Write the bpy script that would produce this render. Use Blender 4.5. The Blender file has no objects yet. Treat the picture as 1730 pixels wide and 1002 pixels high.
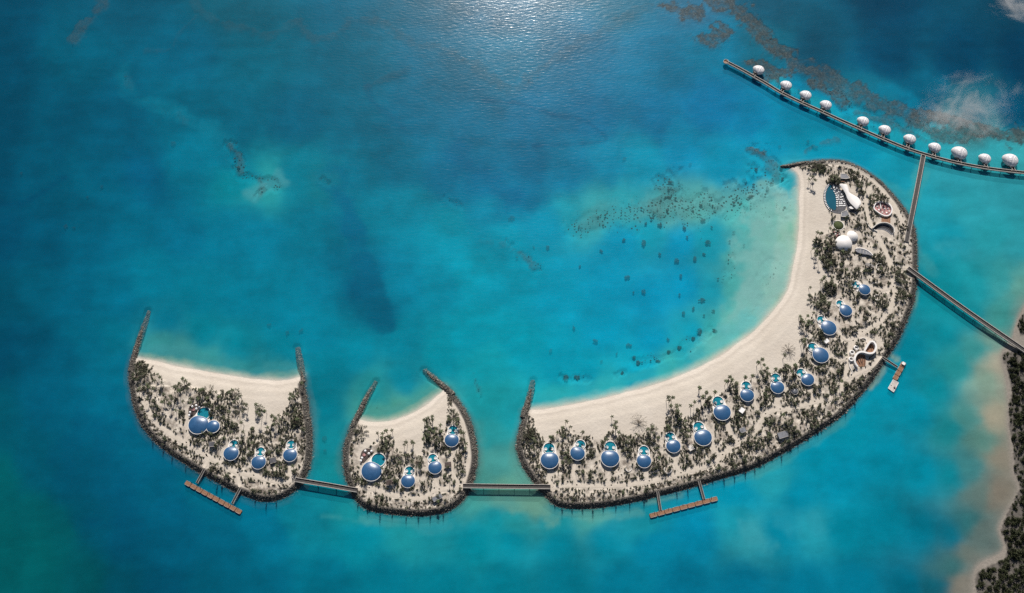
import bpy, bmesh, math, random
import numpy as np
from mathutils import Vector, Matrix

random.seed(7)
rng = np.random.default_rng(11)
PI = math.pi
scene = bpy.context.scene
COL = scene.collection

# ------------------------------------------------------------------ camera model
TILT = math.radians(25.0)
H = 946.0
F = 1740.0            # focal length in pixels of the 1730 px wide photograph
YC = H * math.tan(TILT)
CT, ST = math.cos(TILT), math.sin(TILT)
SUN_EL = math.radians(40.5)
SUN_AZ = math.radians(0.6)      # clockwise from +Y


def G(px, py, z=0.0):
    """photo pixel -> world point on the horizontal plane at height z"""
    dx, dy = (px - 865.0) / F, -(py - 501.0) / F
    yy = CT * dy + ST
    zz = ST * dy - CT
    t = -(H - z) / zz
    return (dx * t, yy * t - YC, z)


def GA(pts, z=0.0):
    return np.array([G(p[0], p[1], z)[:2] for p in pts])


def to_px(x, y, z=0.0):
    Y, Z = y + YC, z - H
    yc = CT * Y + ST * Z
    zc = -ST * Y + CT * Z
    return 865.0 + F * x / (-zc), 501.0 - F * yc / (-zc)


def S(py):
    """metres per photo pixel (horizontal) at image row py"""
    return H / (CT + (py - 501.0) / F * ST) / F


cam = bpy.data.cameras.new("camera")
camo = bpy.data.objects.new("camera", cam)
COL.objects.link(camo)
camo.location = (0, -YC, H)
camo.rotation_euler = (TILT, 0, 0)
cam.sensor_fit = 'HORIZONTAL'
cam.sensor_width = 36.0
cam.lens = 36.0 * F / 1730.0
cam.clip_start = 1.0
cam.clip_end = 60000
scene.camera = camo

# ------------------------------------------------------------------ world and sun
w = bpy.data.worlds.new("World")
scene.world = w
w.use_nodes = True
nt = w.node_tree
sky = nt.nodes.new('ShaderNodeTexSky')
sky.sky_type = 'NISHITA'
sky.sun_disc = False
sky.sun_elevation = SUN_EL
sky.sun_rotation = SUN_AZ
sky.air_density = 1.0
sky.dust_density = 1.0
bg = nt.nodes['Background']
bg.inputs['Strength'].default_value = 0.05
nt.links.new(sky.outputs[0], bg.inputs['Color'])
sun = bpy.data.lights.new("sun", 'SUN')
sun.energy = 4.9
sun.angle = math.radians(0.55)
sun.color = (1.0, 0.945, 0.875)
suno = bpy.data.objects.new("sun", sun)
COL.objects.link(suno)
sd = Vector((math.sin(SUN_AZ) * math.cos(SUN_EL), math.cos(SUN_AZ) * math.cos(SUN_EL), math.sin(SUN_EL)))
suno.rotation_euler = sd.to_track_quat('Z', 'Y').to_euler()
vs = scene.view_settings
scene.display_settings.display_device = 'sRGB'
vs.view_transform = 'Standard'
vs.look = 'None'
vs.exposure = 0.14
vs.gamma = 1.0
scene.cycles.use_denoising = False
scene.cycles.max_bounces = 6
scene.cycles.transparent_max_bounces = 16
scene.cycles.volume_max_steps = 256
scene.cycles.sample_clamp_indirect = 4.0


def lin(c):
    c = np.asarray(c, float) / 255.0
    return np.where(c <= 0.04045, c / 12.92, ((c + 0.055) / 1.055) ** 2.4)


# ------------------------------------------------------------------ materials
class NB:
    def __init__(s, name):
        s.m = bpy.data.materials.new(name)
        s.m.use_nodes = True
        s.t = s.m.node_tree
        s.t.nodes.clear()
        s.out = s.t.nodes.new('ShaderNodeOutputMaterial')

    def n(s, typ, **kw):
        nd = s.t.nodes.new('ShaderNode' + typ)
        for k, v in kw.items():
            if k.startswith('i_'):
                key = k[2:]
                nd.inputs[int(key) if key.isdigit() else key.replace('_', ' ')].default_value = v
            else:
                setattr(nd, k, v)
        return nd

    def l(s, a, b):
        s.t.links.new(a, b)

    def pos(s, scale=(1, 1, 1), rot=(0, 0, 0)):
        g = s.n('NewGeometry')
        mp = s.n('Mapping')
        mp.inputs['Scale'].default_value = scale
        mp.inputs['Rotation'].default_value = rot
        s.l(g.outputs['Position'], mp.inputs['Vector'])
        return mp.outputs[0]

    def noise(s, vec, scale, detail=3.0, rough=0.5):
        nd = s.n('TexNoise')
        nd.inputs['Scale'].default_value = scale
        nd.inputs['Detail'].default_value = detail
        nd.inputs['Roughness'].default_value = rough
        if vec is not None:
            s.l(vec, nd.inputs['Vector'])
        return nd.outputs['Fac']

    def math(s, op, a, b=None, clamp=False):
        nd = s.n('Math', operation=op, use_clamp=clamp)
        for i, v in enumerate((a, b)):
            if v is None:
                continue
            if isinstance(v, (int, float)):
                nd.inputs[i].default_value = v
            else:
                s.l(v, nd.inputs[i])
        return nd.outputs[0]

    def ramp(s, fac, stops, interp='LINEAR'):
        nd = s.n('ValToRGB')
        cr = nd.color_ramp
        cr.interpolation = interp
        while len(cr.elements) < len(stops):
            cr.elements.new(0.5)
        for e, (p, c) in zip(cr.elements, stops):
            e.position = p
            e.color = tuple(c) + (1,) if len(c) == 3 else c
        s.l(fac, nd.inputs[0])
        return nd.outputs[0]

    def mix(s, fac, a, b, blend='MIX'):
        nd = s.n('Mix', data_type='RGBA', blend_type=blend)
        for sock, v in ((nd.inputs[0], fac), (nd.inputs[6], a), (nd.inputs[7], b)):
            if isinstance(v, (int, float)):
                sock.default_value = v
            elif isinstance(v, (tuple, list)):
                sock.default_value = tuple(v) + (1,) if len(v) == 3 else v
            else:
                s.l(v, sock)
        return nd.outputs[2]

    def attr(s, name, out='Fac'):
        nd = s.n('Attribute', attribute_name=name)
        return nd.outputs[out]

    def bump(s, h, dist, strength=1.0, normal=None):
        nd = s.n('Bump')
        nd.inputs['Strength'].default_value = strength
        nd.inputs['Distance'].default_value = dist
        s.l(h, nd.inputs['Height'])
        if normal is not None:
            s.l(normal, nd.inputs['Normal'])
        return nd.outputs[0]

    def pbr(s, color, rough=0.8, normal=None, **kw):
        p = s.n('BsdfPrincipled')
        if isinstance(color, (tuple, list)):
            p.inputs['Base Color'].default_value = tuple(color) + (1,)
        else:
            s.l(color, p.inputs['Base Color'])
        p.inputs['Roughness'].default_value = rough
        for k, v in kw.items():
            p.inputs[k].default_value = v
        if normal is not None:
            s.l(normal, p.inputs['Normal'])
        s.l(p.outputs[0], s.out.inputs[0])
        return p


def simple(name, color, rough=0.7, var=0.25, scale=0.8, bump=0.0, **kw):
    """a colour broken up by two octaves of noise"""
    b = NB(name)
    v = b.pos()
    f = b.noise(v, scale, 4)
    lo = tuple(c * (1 - var) for c in color)
    hi = tuple(min(1, c * (1 + var)) for c in color)
    c = b.ramp(f, [(0.3, lo), (0.7, hi)])
    nm = b.bump(b.noise(v, scale * 4, 3), bump) if bump else None
    b.pbr(c, rough, nm, **kw)
    return b.m


M = {}
M['white'] = simple('white_render', (0.78, 0.75, 0.72), 0.55, 0.06, 0.3)
M['pale'] = simple('pale_render', (0.62, 0.58, 0.53), 0.7, 0.1, 0.5)
M['daybed'] = simple('daybed_fabric', (0.8, 0.79, 0.78), 0.8, 0.05, 1.0)
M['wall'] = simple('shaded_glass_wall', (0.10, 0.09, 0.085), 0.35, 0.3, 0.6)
M['timber'] = simple('timber_deck', (0.24, 0.12, 0.065), 0.75, 0.35, 0.9)
M['greydeck'] = simple('weathered_deck', (0.058, 0.052, 0.05), 0.85, 0.3, 0.7)
M['rail'] = simple('pale_rail', (0.44, 0.40, 0.36), 0.7, 0.2, 0.6)
M['pile'] = simple('dark_pile', (0.07, 0.06, 0.055), 0.8, 0.3, 0.8)
M['darkdeck'] = simple('dark_terrace', (0.065, 0.065, 0.075), 0.7, 0.4, 0.35)
M['browndeck'] = simple('dark_brown_terrace', (0.06, 0.042, 0.036), 0.8, 0.5, 0.5)
M['pontoon'] = simple('pontoon_deck', (0.5, 0.46, 0.42), 0.8, 0.2, 0.5)
M['greyroof'] = simple('grey_roof', (0.16, 0.165, 0.185), 0.5, 0.2, 0.5)
M['pinkdeck'] = simple('faded_pink_paving', (0.33, 0.17, 0.165), 0.85, 0.7, 0.45)
M['lawn'] = simple('lawn_green', (0.05, 0.065, 0.022), 0.95, 0.35, 0.7)
M['trunk'] = simple('palm_trunk', (0.16, 0.12, 0.085), 0.9, 0.25, 2.0)
M['branch'] = simple('bare_branch', (0.10, 0.08, 0.06), 0.9, 0.25, 2.0)


def leafy(name, lo, hi):
    b = NB(name)
    g = b.n('NewGeometry')
    oi = b.n('ObjectInfo')
    r = b.math('ADD', b.math('MULTIPLY', g.outputs['Random Per Island'], 0.55), b.math('MULTIPLY', oi.outputs['Random'], 0.45))
    c = b.ramp(r, [(0.0, lo), (0.55, hi), (0.8, (hi[0] * 0.75, hi[1] * 1.05, hi[2] * 0.7)), (1.0, tuple(x * 1.5 for x in hi))])
    b.pbr(c, 0.65, None, **{'Specular IOR Level': 0.25})
    return b.m


M['frond'] = leafy('palm_frond', (0.034, 0.038, 0.022), (0.08, 0.082, 0.046))
M['leaf'] = leafy('shrub_leaf', (0.055, 0.060, 0.036), (0.15, 0.148, 0.10))
M['drygrass'] = leafy('dry_scrub', (0.075, 0.064, 0.046), (0.18, 0.155, 0.115))
M['mangrove'] = leafy('mangrove_leaf', (0.014, 0.019, 0.008), (0.05, 0.052, 0.026))

# blue glazed villa roof
b = NB('blue_roof')
v = b.pos()
pan = b.n('TexVoronoi', feature='DISTANCE_TO_EDGE')
pan.inputs['Scale'].default_value = 0.9
b.l(v, pan.inputs['Vector'])
seam = b.ramp(pan.outputs['Distance'], [(0.0, (0.75, 0.75, 0.78)), (0.05, (1, 1, 1))])
base = b.ramp(b.noise(v, 0.35, 4, 0.6), [(0.3, (0.020, 0.080, 0.185)), (0.7, (0.032, 0.108, 0.235))])
p = b.pbr(b.mix(1.0, base, seam, 'MULTIPLY'), 0.34, b.bump(b.noise(v, 1.2, 3), 0.05), **{'Specular IOR Level': 0.6})
M['blueroof'] = b.m

# white scaled shell of the overwater villas
b = NB('white_shell')
tc = b.n('TexCoord')
wv = b.n('TexWave', wave_type='RINGS', rings_direction='X')
wv.inputs['Scale'].default_value = 0.55
wv.inputs['Distortion'].default_value = 2.5
b.l(tc.outputs['Object'], wv.inputs['Vector'])
c = b.ramp(wv.outputs['Fac'], [(0.0, (0.60, 0.58, 0.60)), (0.5, (0.74, 0.71, 0.72)), (1.0, (0.80, 0.77, 0.77))])
b.pbr(c, 0.4, b.bump(wv.outputs['Fac'], 0.3))
M['shell'] = b.m

# plank decks with joints are real gaps; pool water
b = NB('pool_water')
v = b.pos()
c = b.ramp(b.noise(v, 0.5, 3), [(0.3, (0.008, 0.15, 0.215)), (0.7, (0.015, 0.22, 0.29))])
b.pbr(c, 0.08, b.bump(b.noise(v, 1.5, 2), 0.03), **{'IOR': 1.33})
M['pool'] = b.m
b = NB('deep_pool_water')
v = b.pos()
c = b.ramp(b.noise(v, 0.12, 3), [(0.3, (0.014, 0.085, 0.13)), (0.7, (0.018, 0.105, 0.155))])
b.pbr(c, 0.08, b.bump(b.noise(v, 1.5, 2), 0.03), **{'IOR': 1.33})
M['deeppool'] = b.m

# rock
b = NB('armour_rock')
g = b.n('NewGeometry')
c = b.ramp(g.outputs['Random Per Island'], [(0.0, (0.045, 0.042, 0.039)), (0.5, (0.095, 0.084, 0.072)), (0.85, (0.18, 0.158, 0.13)), (1.0, (0.32, 0.285, 0.24))])
v = b.pos()
c = b.mix(1.0, c, b.ramp(b.noise(v, 2.2, 3), [(0.3, (0.7, 0.7, 0.7)), (0.7, (1.1, 1.1, 1.1))]), 'MULTIPLY')
b.pbr(c, 0.9)
M['rock'] = b.m
b = NB('coral')
v = b.pos()
c = b.ramp(b.noise(v, 0.9, 4, 0.65), [(0.3, (0.006, 0.012, 0.014)), (0.7, (0.022, 0.030, 0.030))])
b.pbr(c, 0.95)
M['coral'] = b.m

# island ground: sand, soil in the planted areas, rock core under the armour
b = NB('island_sand')
v = b.pos()
big = b.noise(v, 0.03, 4, 0.6)
fine = b.noise(v, 0.45, 5, 0.65)
sand = b.ramp(big, [(0.3, (0.535, 0.475, 0.405)), (0.7, (0.605, 0.545, 0.47))])
sand = b.mix(0.28, sand, b.ramp(fine, [(0.3, (0.8, 0.8, 0.8)), (0.7, (1.08, 1.08, 1.08))]), 'MULTIPLY')
soil = b.ramp(b.noise(v, 0.16, 5, 0.7), [(0.28, (0.16, 0.135, 0.11)), (0.44, (0.37, 0.325, 0.275)), (0.54, (0.55, 0.495, 0.425)), (0.8, (0.68, 0.62, 0.545))])
soil = b.mix(0.8, soil, b.ramp(fine, [(0.3, (0.72, 0.70, 0.68)), (0.65, (1.06, 1.06, 1.06))]), 'MULTIPLY')
c = b.mix(b.attr('planted'), sand, soil)
# swash line and drift lines along the beach (shape follows the shoreline)
sh = b.attr('shore')
wob = b.math('MULTIPLY', b.math('SUBTRACT', b.noise(v, 0.05, 3), 0.5), 5.0)
shw = b.math('ADD', sh, wob)
mr = b.n('MapRange')
mr.inputs['From Min'].default_value = -8.0
mr.inputs['From Max'].default_value = 24.0
b.l(shw, mr.inputs['Value'])
lines = b.ramp(mr.outputs[0], [(0.0, (0.90, 0.92, 0.92)), (0.24, (0.88, 0.89, 0.89)), (0.27, (1.12, 1.12, 1.13)), (0.35, (1.14, 1.14, 1.14)), (0.41, (0.95, 0.945, 0.94)), (0.52, (1.04, 1.04, 1.04)), (0.60, (0.985, 0.985, 0.98)), (1.0, (1, 1, 1))])
c = b.mix(1.0, c, lines, 'MULTIPLY')
c = b.mix(b.math('MULTIPLY', b.attr('rocky'), 1.0), c, b.ramp(fine, [(0.3, (0.045, 0.042, 0.04)), (0.7, (0.13, 0.118, 0.105))]))
c = b.mix(b.attr('sunk'), c, b.attr('tint', 'Color'))
hgt = b.math('ADD', b.noise(v, 0.35, 4, 0.6), b.math('MULTIPLY', b.noise(v, 1.6, 3), 0.4))
nm = b.bump(hgt, 0.35)
p = b.pbr(c, 0.95, nm, **{'Specular IOR Level': 0.1})
M['sand'] = b.m

b = NB('path_sand')
v = b.pos()
c = b.ramp(b.noise(v, 0.3, 5, 0.6), [(0.3, (0.51, 0.45, 0.375)), (0.7, (0.61, 0.545, 0.465))])
b.pbr(c, 0.95, b.bump(b.noise(v, 1.5, 3), 0.08), **{'Specular IOR Level': 0.1})
M['path'] = b.m


# seabed
b = NB('seabed')
v = b.pos()
base = b.attr('tint', 'Color')
n1 = b.noise(v, 0.10, 6, 0.7)
n2 = b.noise(v, 0.5, 4, 0.7)
reefc = b.ramp(n2, [(0.32, (0.026, 0.034, 0.036)), (0.55, (0.062, 0.072, 0.07)), (0.74, (0.14, 0.155, 0.15))])
rmask = b.math('MULTIPLY', b.attr('reef'), b.ramp(n1, [(0.36, (0.45, 0.45, 0.45)), (0.56, (1, 1, 1))]))
spots = b.n('TexVoronoi', feature='F1')
spots.inputs['Scale'].default_value = 0.28
spots.inputs['Randomness'].default_value = 1.0
wv2 = b.mix(0.35, v, b.n('TexNoise', i_Scale=0.35).outputs['Color'], 'ADD')
b.l(v, spots.inputs['Vector'])
rub = b.math('LESS_THAN', spots.outputs['Distance'], b.math('MULTIPLY', b.attr('rubble'), b.math('MULTIPLY', b.noise(v, 0.12, 3), 0.62)))
c = b.mix(rmask, base, reefc)
c = b.mix(rub, c, (0.02, 0.022, 0.02))
b.pbr(c, 1.0, None, **{'Specular IOR Level': 0.0})
M['seabed'] = b.m

# sea surface
b = NB('sea_water')
WAVE_A, WAVE_B = 0.16, 0.035
rot = (0, 0, math.radians(-32))
va = b.pos((0.14, 0.40, 0.2), rot)
vb = b.pos((0.7, 1.2, 0.5), (0, 0, math.radians(-18)))
na = b.n('TexNoise')
na.inputs['Scale'].default_value = 1.0
na.inputs['Detail'].default_value = 2.0
b.l(va, na.inputs['Vector'])
nb_ = b.n('TexNoise')
nb_.inputs['Scale'].default_value = 1.0
nb_.inputs['Detail'].default_value = 2.0
b.l(vb, nb_.inputs['Vector'])
hh = b.math('ADD', b.math('MULTIPLY', na.outputs['Fac'], 1.0), b.math('MULTIPLY', nb_.outputs['Fac'], 0.26))
nrm = b.bump(hh, 0.115)
tint = b.attr('tint', 'Color')
vw = b.pos()
soft = b.noise(vw, 0.012, 6, 0.62)
streak = b.noise(b.pos((0.02, 0.07, 0.02), rot), 1.0, 5, 0.6)
grain = b.noise(b.pos((0.25, 0.5, 0.3), rot), 1.0, 4, 0.6)
mod = b.math('ADD', b.math('ADD', b.math('MULTIPLY', soft, 0.95), b.math('MULTIPLY', streak, 0.40)), b.math('MULTIPLY', grain, 0.16))
mod = b.math('ADD', mod, 0.245)
comb = b.n('CombineXYZ')
for i in range(3):
    b.l(mod, comb.inputs[i])
body_c = b.mix(1.0, tint, comb.outputs[0], 'MULTIPLY')
cl = b.attr('clarity')
one = b.n('CombineXYZ')
for i in range(3):
    b.l(b.math('ADD', cl, 1.0), one.inputs[i])
body_c = b.mix(1.0, body_c, one.outputs[0], 'MULTIPLY')
dif = b.n('BsdfDiffuse')
b.l(body_c, dif.inputs['Color'])
tr = b.n('BsdfTransparent')
m1 = b.n('MixShader')
b.l(cl, m1.inputs[0])
b.l(dif.outputs[0], m1.inputs[1])
b.l(tr.outputs[0], m1.inputs[2])
gl = b.n('BsdfGlossy')
gl.inputs['Roughness'].default_value = 0.165
gl.inputs['Color'].default_value = (0.86, 0.84, 0.82, 1)
b.l(nrm, gl.inputs['Normal'])
dotn = b.n('VectorMath', operation='DOT_PRODUCT')
b.l(b.n('NewGeometry').outputs['Incoming'], dotn.inputs[0])
b.l(nrm, dotn.inputs[1])
fres = b.math('ADD', b.math('MULTIPLY', b.math('POWER', b.math('SUBTRACT', 1.0, b.math('ABSOLUTE', dotn.outputs['Value'], None), clamp=True), 5.0), 0.98), 0.02)
m2 = b.n('MixShader')
b.l(fres, m2.inputs[0])
b.l(m1.outputs[0], m2.inputs[1])
b.l(gl.outputs[0], m2.inputs[2])
b.l(m2.outputs[0], b.out.inputs[0])
M['water'] = b.m

# cloud
b = NB('cloud_vapour')
tc = b.n('TexCoord')
ns = b.n('TexNoise')
ns.inputs['Scale'].default_value = 1.7
ns.inputs['Detail'].default_value = 8.0
ns.inputs['Roughness'].default_value = 0.68
ns.inputs['Distortion'].default_value = 1.2
b.l(tc.outputs['Object'], ns.inputs['Vector'])
ln = b.n('VectorMath', operation='LENGTH')
b.l(tc.outputs['Object'], ln.inputs[0])
fall = b.math('SUBTRACT', 1.0, ln.outputs['Value'], clamp=True)
dn = b.math('SUBTRACT', b.math('ADD', ns.outputs['Fac'], b.math('MULTIPLY', fall, 0.22)), 0.61, clamp=True)
dn = b.math('MULTIPLY', b.math('MULTIPLY', dn, b.math('POWER', fall, 0.6)), 1.1)
pv = b.n('VolumePrincipled')
pv.inputs["Color"].default_value = (1.0, 1.0, 1.0, 1)
pv.inputs['Anisotropy'].default_value = -0.1
b.l(dn, pv.inputs['Density'])
b.l(pv.outputs[0], b.out.inputs['Volume'])
M['cloud'] = b.m

# ------------------------------------------------------------------ object helpers
LABELS = {}


def tag(o, label=None, cat=None, group=None, kind=None):
    if label:
        o['label'] = label
        LABELS.setdefault(label, []).append(o.name)
    if cat:
        o['category'] = cat
    if group:
        o['group'] = group
    if kind:
        o['kind'] = kind
    return o


def empty(name, loc, rz=0.0):
    o = bpy.data.objects.new(name, None)
    COL.objects.link(o)
    o.location = loc
    o.rotation_euler = (0, 0, rz)
    o.empty_display_size = 0.5
    return o


def link(name, me, parent=None):
    o = bpy.data.objects.new(name, me)
    COL.objects.link(o)
    if parent is not None:
        o.parent = parent
    return o


def np_mesh(name, V, quads=None, tris=None, mat=None, smooth=False, attrs=None):
    """mesh from numpy arrays"""
    me = bpy.data.meshes.new(name)
    V = np.asarray(V, np.float32)
    me.vertices.add(len(V))
    me.vertices.foreach_set('co', V.ravel())
    lv, ls = [], []
    n0 = 0
    for fa, k in ((quads, 4), (tris, 3)):
        if fa is None or len(fa) == 0:
            continue
        fa = np.asarray(fa, np.int32)
        lv.append(fa.ravel())
        ls.append(n0 + np.arange(len(fa), dtype=np.int32) * k)
        n0 += len(fa) * k
    lv = np.concatenate(lv)
    ls = np.concatenate(ls)
    me.loops.add(len(lv))
    me.loops.foreach_set('vertex_index', lv)
    me.polygons.add(len(ls))
    me.polygons.foreach_set('loop_start', ls)
    if smooth:
        me.polygons.foreach_set('use_smooth', np.ones(len(ls), bool))
    for an, arr in (attrs or {}).items():
        arr = np.asarray(arr, np.float32)
        if arr.ndim == 2:
            a = me.attributes.new(an, 'FLOAT_COLOR', 'POINT')
            a.data.foreach_set('color', np.concatenate([arr, np.ones((len(arr), 1), np.float32)], 1).ravel())
        else:
            a = me.attributes.new(an, 'FLOAT', 'POINT')
            a.data.foreach_set('value', arr.ravel())
    if mat is not None:
        me.materials.append(mat)
    me.update(calc_edges=True)
    me.validate()
    return me


class MB:
    """collects pieces of ONE part and builds them as one mesh"""

    def __init__(s):
        s.v, s.f = [], []

    def add(s, v, f):
        o = len(s.v)
        s.v += [tuple(p) for p in v]
        s.f += [tuple(i + o for i in q) for q in f]
        return s

    def box(s, x0, x1, y0, y1, z0, z1):
        v = [(x, y, z) for z in (z0, z1) for y in (y0, y1) for x in (x0, x1)]
        return s.add(v, [(0, 2, 3, 1), (4, 5, 7, 6), (0, 1, 5, 4), (2, 6, 7, 3), (0, 4, 6, 2), (1, 3, 7, 5)])

    def tube(s, pts, rad, n=6, caps=True):
        pts = [Vector(p) for p in pts]
        if not hasattr(rad, '__len__'):
            rad = [rad] * len(pts)
        rings = []
        for i, p in enumerate(pts):
            d = (pts[min(i + 1, len(pts) - 1)] - pts[max(i - 1, 0)]).normalized()
            a = d.cross(Vector((0, 0, 1)))
            if a.length < 1e-3:
                a = Vector((1, 0, 0))
            a.normalize()
            bb = a.cross(d)
            rings.append([p + (a * math.cos(t) + bb * math.sin(t)) * rad[i] for t in (2 * PI * k / n for k in range(n))])
        v = [q for r in rings for q in r]
        f = []
        for i in range(len(rings) - 1):
            for k in range(n):
                k2 = (k + 1) % n
                f.append((i * n + k, i * n + k2, (i + 1) * n + k2, (i + 1) * n + k))
        if caps:
            f.append(tuple(range(n - 1, -1, -1)))
            f.append(tuple((len(rings) - 1) * n + k for k in range(n)))
        return s.add(v, f)

    def lathe(s, prof, n=32, cx=0, cy=0, rfun=None, close=False):
        """profile of (r, z); rfun(theta) scales r"""
        v, f = [], []
        for (r, z) in prof:
            for k in range(n):
                t = 2 * PI * k / n
                q = r * (rfun(t) if rfun else 1)
                v.append((cx + q * math.cos(t), cy + q * math.sin(t), z))
        for i in range(len(prof) - 1):
            for k in range(n):
                k2 = (k + 1) % n
                f.append((i * n + k, i * n + k2, (i + 1) * n + k2, (i + 1) * n + k))
        if close:
            f.append(tuple(range(n - 1, -1, -1)))
            f.append(tuple((len(prof) - 1) * n + k for k in range(n)))
        return s.add(v, f)

    def prism(s, poly, z0, z1):
        n = len(poly)
        a = sum(poly[i][0] * poly[(i + 1) % n][1] - poly[(i + 1) % n][0] * poly[i][1] for i in range(n))
        if a < 0:
            poly = poly[::-1]
        v = [(p[0], p[1], z0) for p in poly] + [(p[0], p[1], z1) for p in poly]
        f = [tuple(range(n - 1, -1, -1)), tuple(range(n, 2 * n))]
        f += [(i, (i + 1) % n, n + (i + 1) % n, n + i) for i in range(n)]
        return s.add(v, f)

    def strip(s, pts, half, z0, z1):
        """a flat beam of width 2*half along a polyline"""
        L, R = offset(pts, half), offset(pts, -half)
        n = len(pts)
        zz0 = z0 if hasattr(z0, '__len__') else [z0] * n
        zz1 = z1 if hasattr(z1, '__len__') else [z1] * n
        v = []
        for i in range(n):
            v += [(L[i][0], L[i][1], zz0[i]), (R[i][0], R[i][1], zz0[i]), (R[i][0], R[i][1], zz1[i]), (L[i][0], L[i][1], zz1[i])]
        f = []
        for i in range(n - 1):
            for k in range(4):
                k2 = (k + 1) % 4
                f.append((i * 4 + k, (i + 1) * 4 + k, (i + 1) * 4 + k2, i * 4 + k2))
        f.append((0, 1, 2, 3))
        f.append(tuple((n - 1) * 4 + k for k in (3, 2, 1, 0)))
        return s.add(v, f)

    def build(s, name, mat, parent=None, smooth=False, origin=None):
        me = bpy.data.meshes.new(name)
        vv = s.v
        if origin is not None:
            vv = [(p[0] - origin[0], p[1] - origin[1], p[2] - origin[2]) for p in vv]
        me.from_pydata(vv, [], s.f)
        bmx = bmesh.new()
        bmx.from_mesh(me)
        bmesh.ops.recalc_face_normals(bmx, faces=bmx.faces)
        bmx.to_mesh(me)
        bmx.free()
        if smooth:
            me.polygons.foreach_set('use_smooth', np.ones(len(me.polygons), bool))
        me.materials.append(mat)
        me.update()
        return link(name, me, parent)


def offset(pts, d):
    pts = [np.array(p[:2], float) for p in pts]
    out = []
    for i, p in enumerate(pts):
        a = pts[max(i - 1, 0)]
        c = pts[min(i + 1, len(pts) - 1)]
        t = (c - a) / (np.linalg.norm(c - a) + 1e-9)
        nrm = np.array([-t[1], t[0]])
        out.append(p + nrm * d)
    return out


def smooth_line(pts, step=3.0):
    """Catmull-Rom resample of an open polyline"""
    P = np.asarray(pts, float)
    P = np.vstack([2 * P[0] - P[1], P, 2 * P[-1] - P[-2]])
    out = []
    for i in range(1, len(P) - 2):
        n = max(1, int(np.linalg.norm(P[i + 1] - P[i]) / step))
        for k in range(n):
            t = k / n
            a, bb, c, d = P[i - 1], P[i], P[i + 1], P[i + 2]
            out.append(0.5 * ((2 * bb) + (-a + c) * t + (2 * a - 5 * bb + 4 * c - d) * t * t + (-a + 3 * bb - 3 * c + d) * t ** 3))
    out.append(P[-2])
    return np.array(out)


def smooth_loop(pts, step=2.0):
    P = np.asarray(pts, float)
    n0 = len(P)
    out = []
    for i in range(n0):
        a, bb, c, d = P[i - 1], P[i], P[(i + 1) % n0], P[(i + 2) % n0]
        n = max(1, int(np.linalg.norm(c - bb) / step))
        for k in range(n):
            t = k / n
            out.append(0.5 * ((2 * bb) + (-a + c) * t + (2 * a - 5 * bb + 4 * c - d) * t * t + (-a + 3 * bb - 3 * c + d) * t ** 3))
    return np.array(out)


def seg_dist(X, Y, line):
    """distance of points to an open polyline"""
    X = np.asarray(X, np.float32)
    Y = np.asarray(Y, np.float32)
    best = np.full(X.shape, 1e9, np.float32)
    for i in range(len(line) - 1):
        ax, ay = line[i][:2]
        bx, by = line[i + 1][:2]
        dx, dy = bx - ax, by - ay
        L2 = dx * dx + dy * dy + 1e-9
        t = np.clip(((X - ax) * dx + (Y - ay) * dy) / L2, 0, 1)
        best = np.minimum(best, (X - ax - t * dx) ** 2 + (Y - ay - t * dy) ** 2)
    return np.sqrt(best)


def inside(X, Y, poly):
    X = np.asarray(X, np.float32)
    Y = np.asarray(Y, np.float32)
    c = np.zeros(X.shape, bool)
    n = len(poly)
    for i in range(n):
        x1, y1 = poly[i][:2]
        x2, y2 = poly[(i + 1) % n][:2]
        if y1 == y2:
            continue
        cond = ((y1 > Y) != (y2 > Y)) & (X < (x2 - x1) * (Y - y1) / (y2 - y1) + x1)
        c ^= cond
    return c


_perm = rng.random((257, 257)).astype(np.float32)


def vnoise(X, Y, scale, seed=0, octaves=4, gain=0.5):
    out = np.zeros(np.shape(X), np.float32)
    amp, tot = 1.0, 0.0
    s = scale
    for o in range(octaves):
        x = np.asarray(X, np.float64) / s + 37.13 * (seed + o) + 500
        y = np.asarray(Y, np.float64) / s + 71.7 * (seed + 2 * o) + 500
        xi, yi = np.floor(x).astype(int), np.floor(y).astype(int)
        fx, fy = x - xi, y - yi
        fx, fy = fx * fx * (3 - 2 * fx), fy * fy * (3 - 2 * fy)
        xi &= 255
        yi &= 255
        a = _perm[xi, yi]
        bb = _perm[xi + 1, yi]
        c = _perm[xi, yi + 1]
        d = _perm[xi + 1, yi + 1]
        out += amp * ((a * (1 - fx) + bb * fx) * (1 - fy) + (c * (1 - fx) + d * fx) * fy)
        tot += amp
        amp *= gain
        s *= 0.5
    return out / tot


def sstep(a, bb, x):
    t = np.clip((x - a) / (bb - a), 0, 1)
    return t * t * (3 - 2 * t)


def Z(scale, ox, oy, pts):
    """points read off an enlarged crop -> photo pixels"""
    return [(ox + p[0] / scale, oy + p[1] / scale) + tuple(p[2:]) for p in pts]

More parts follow.
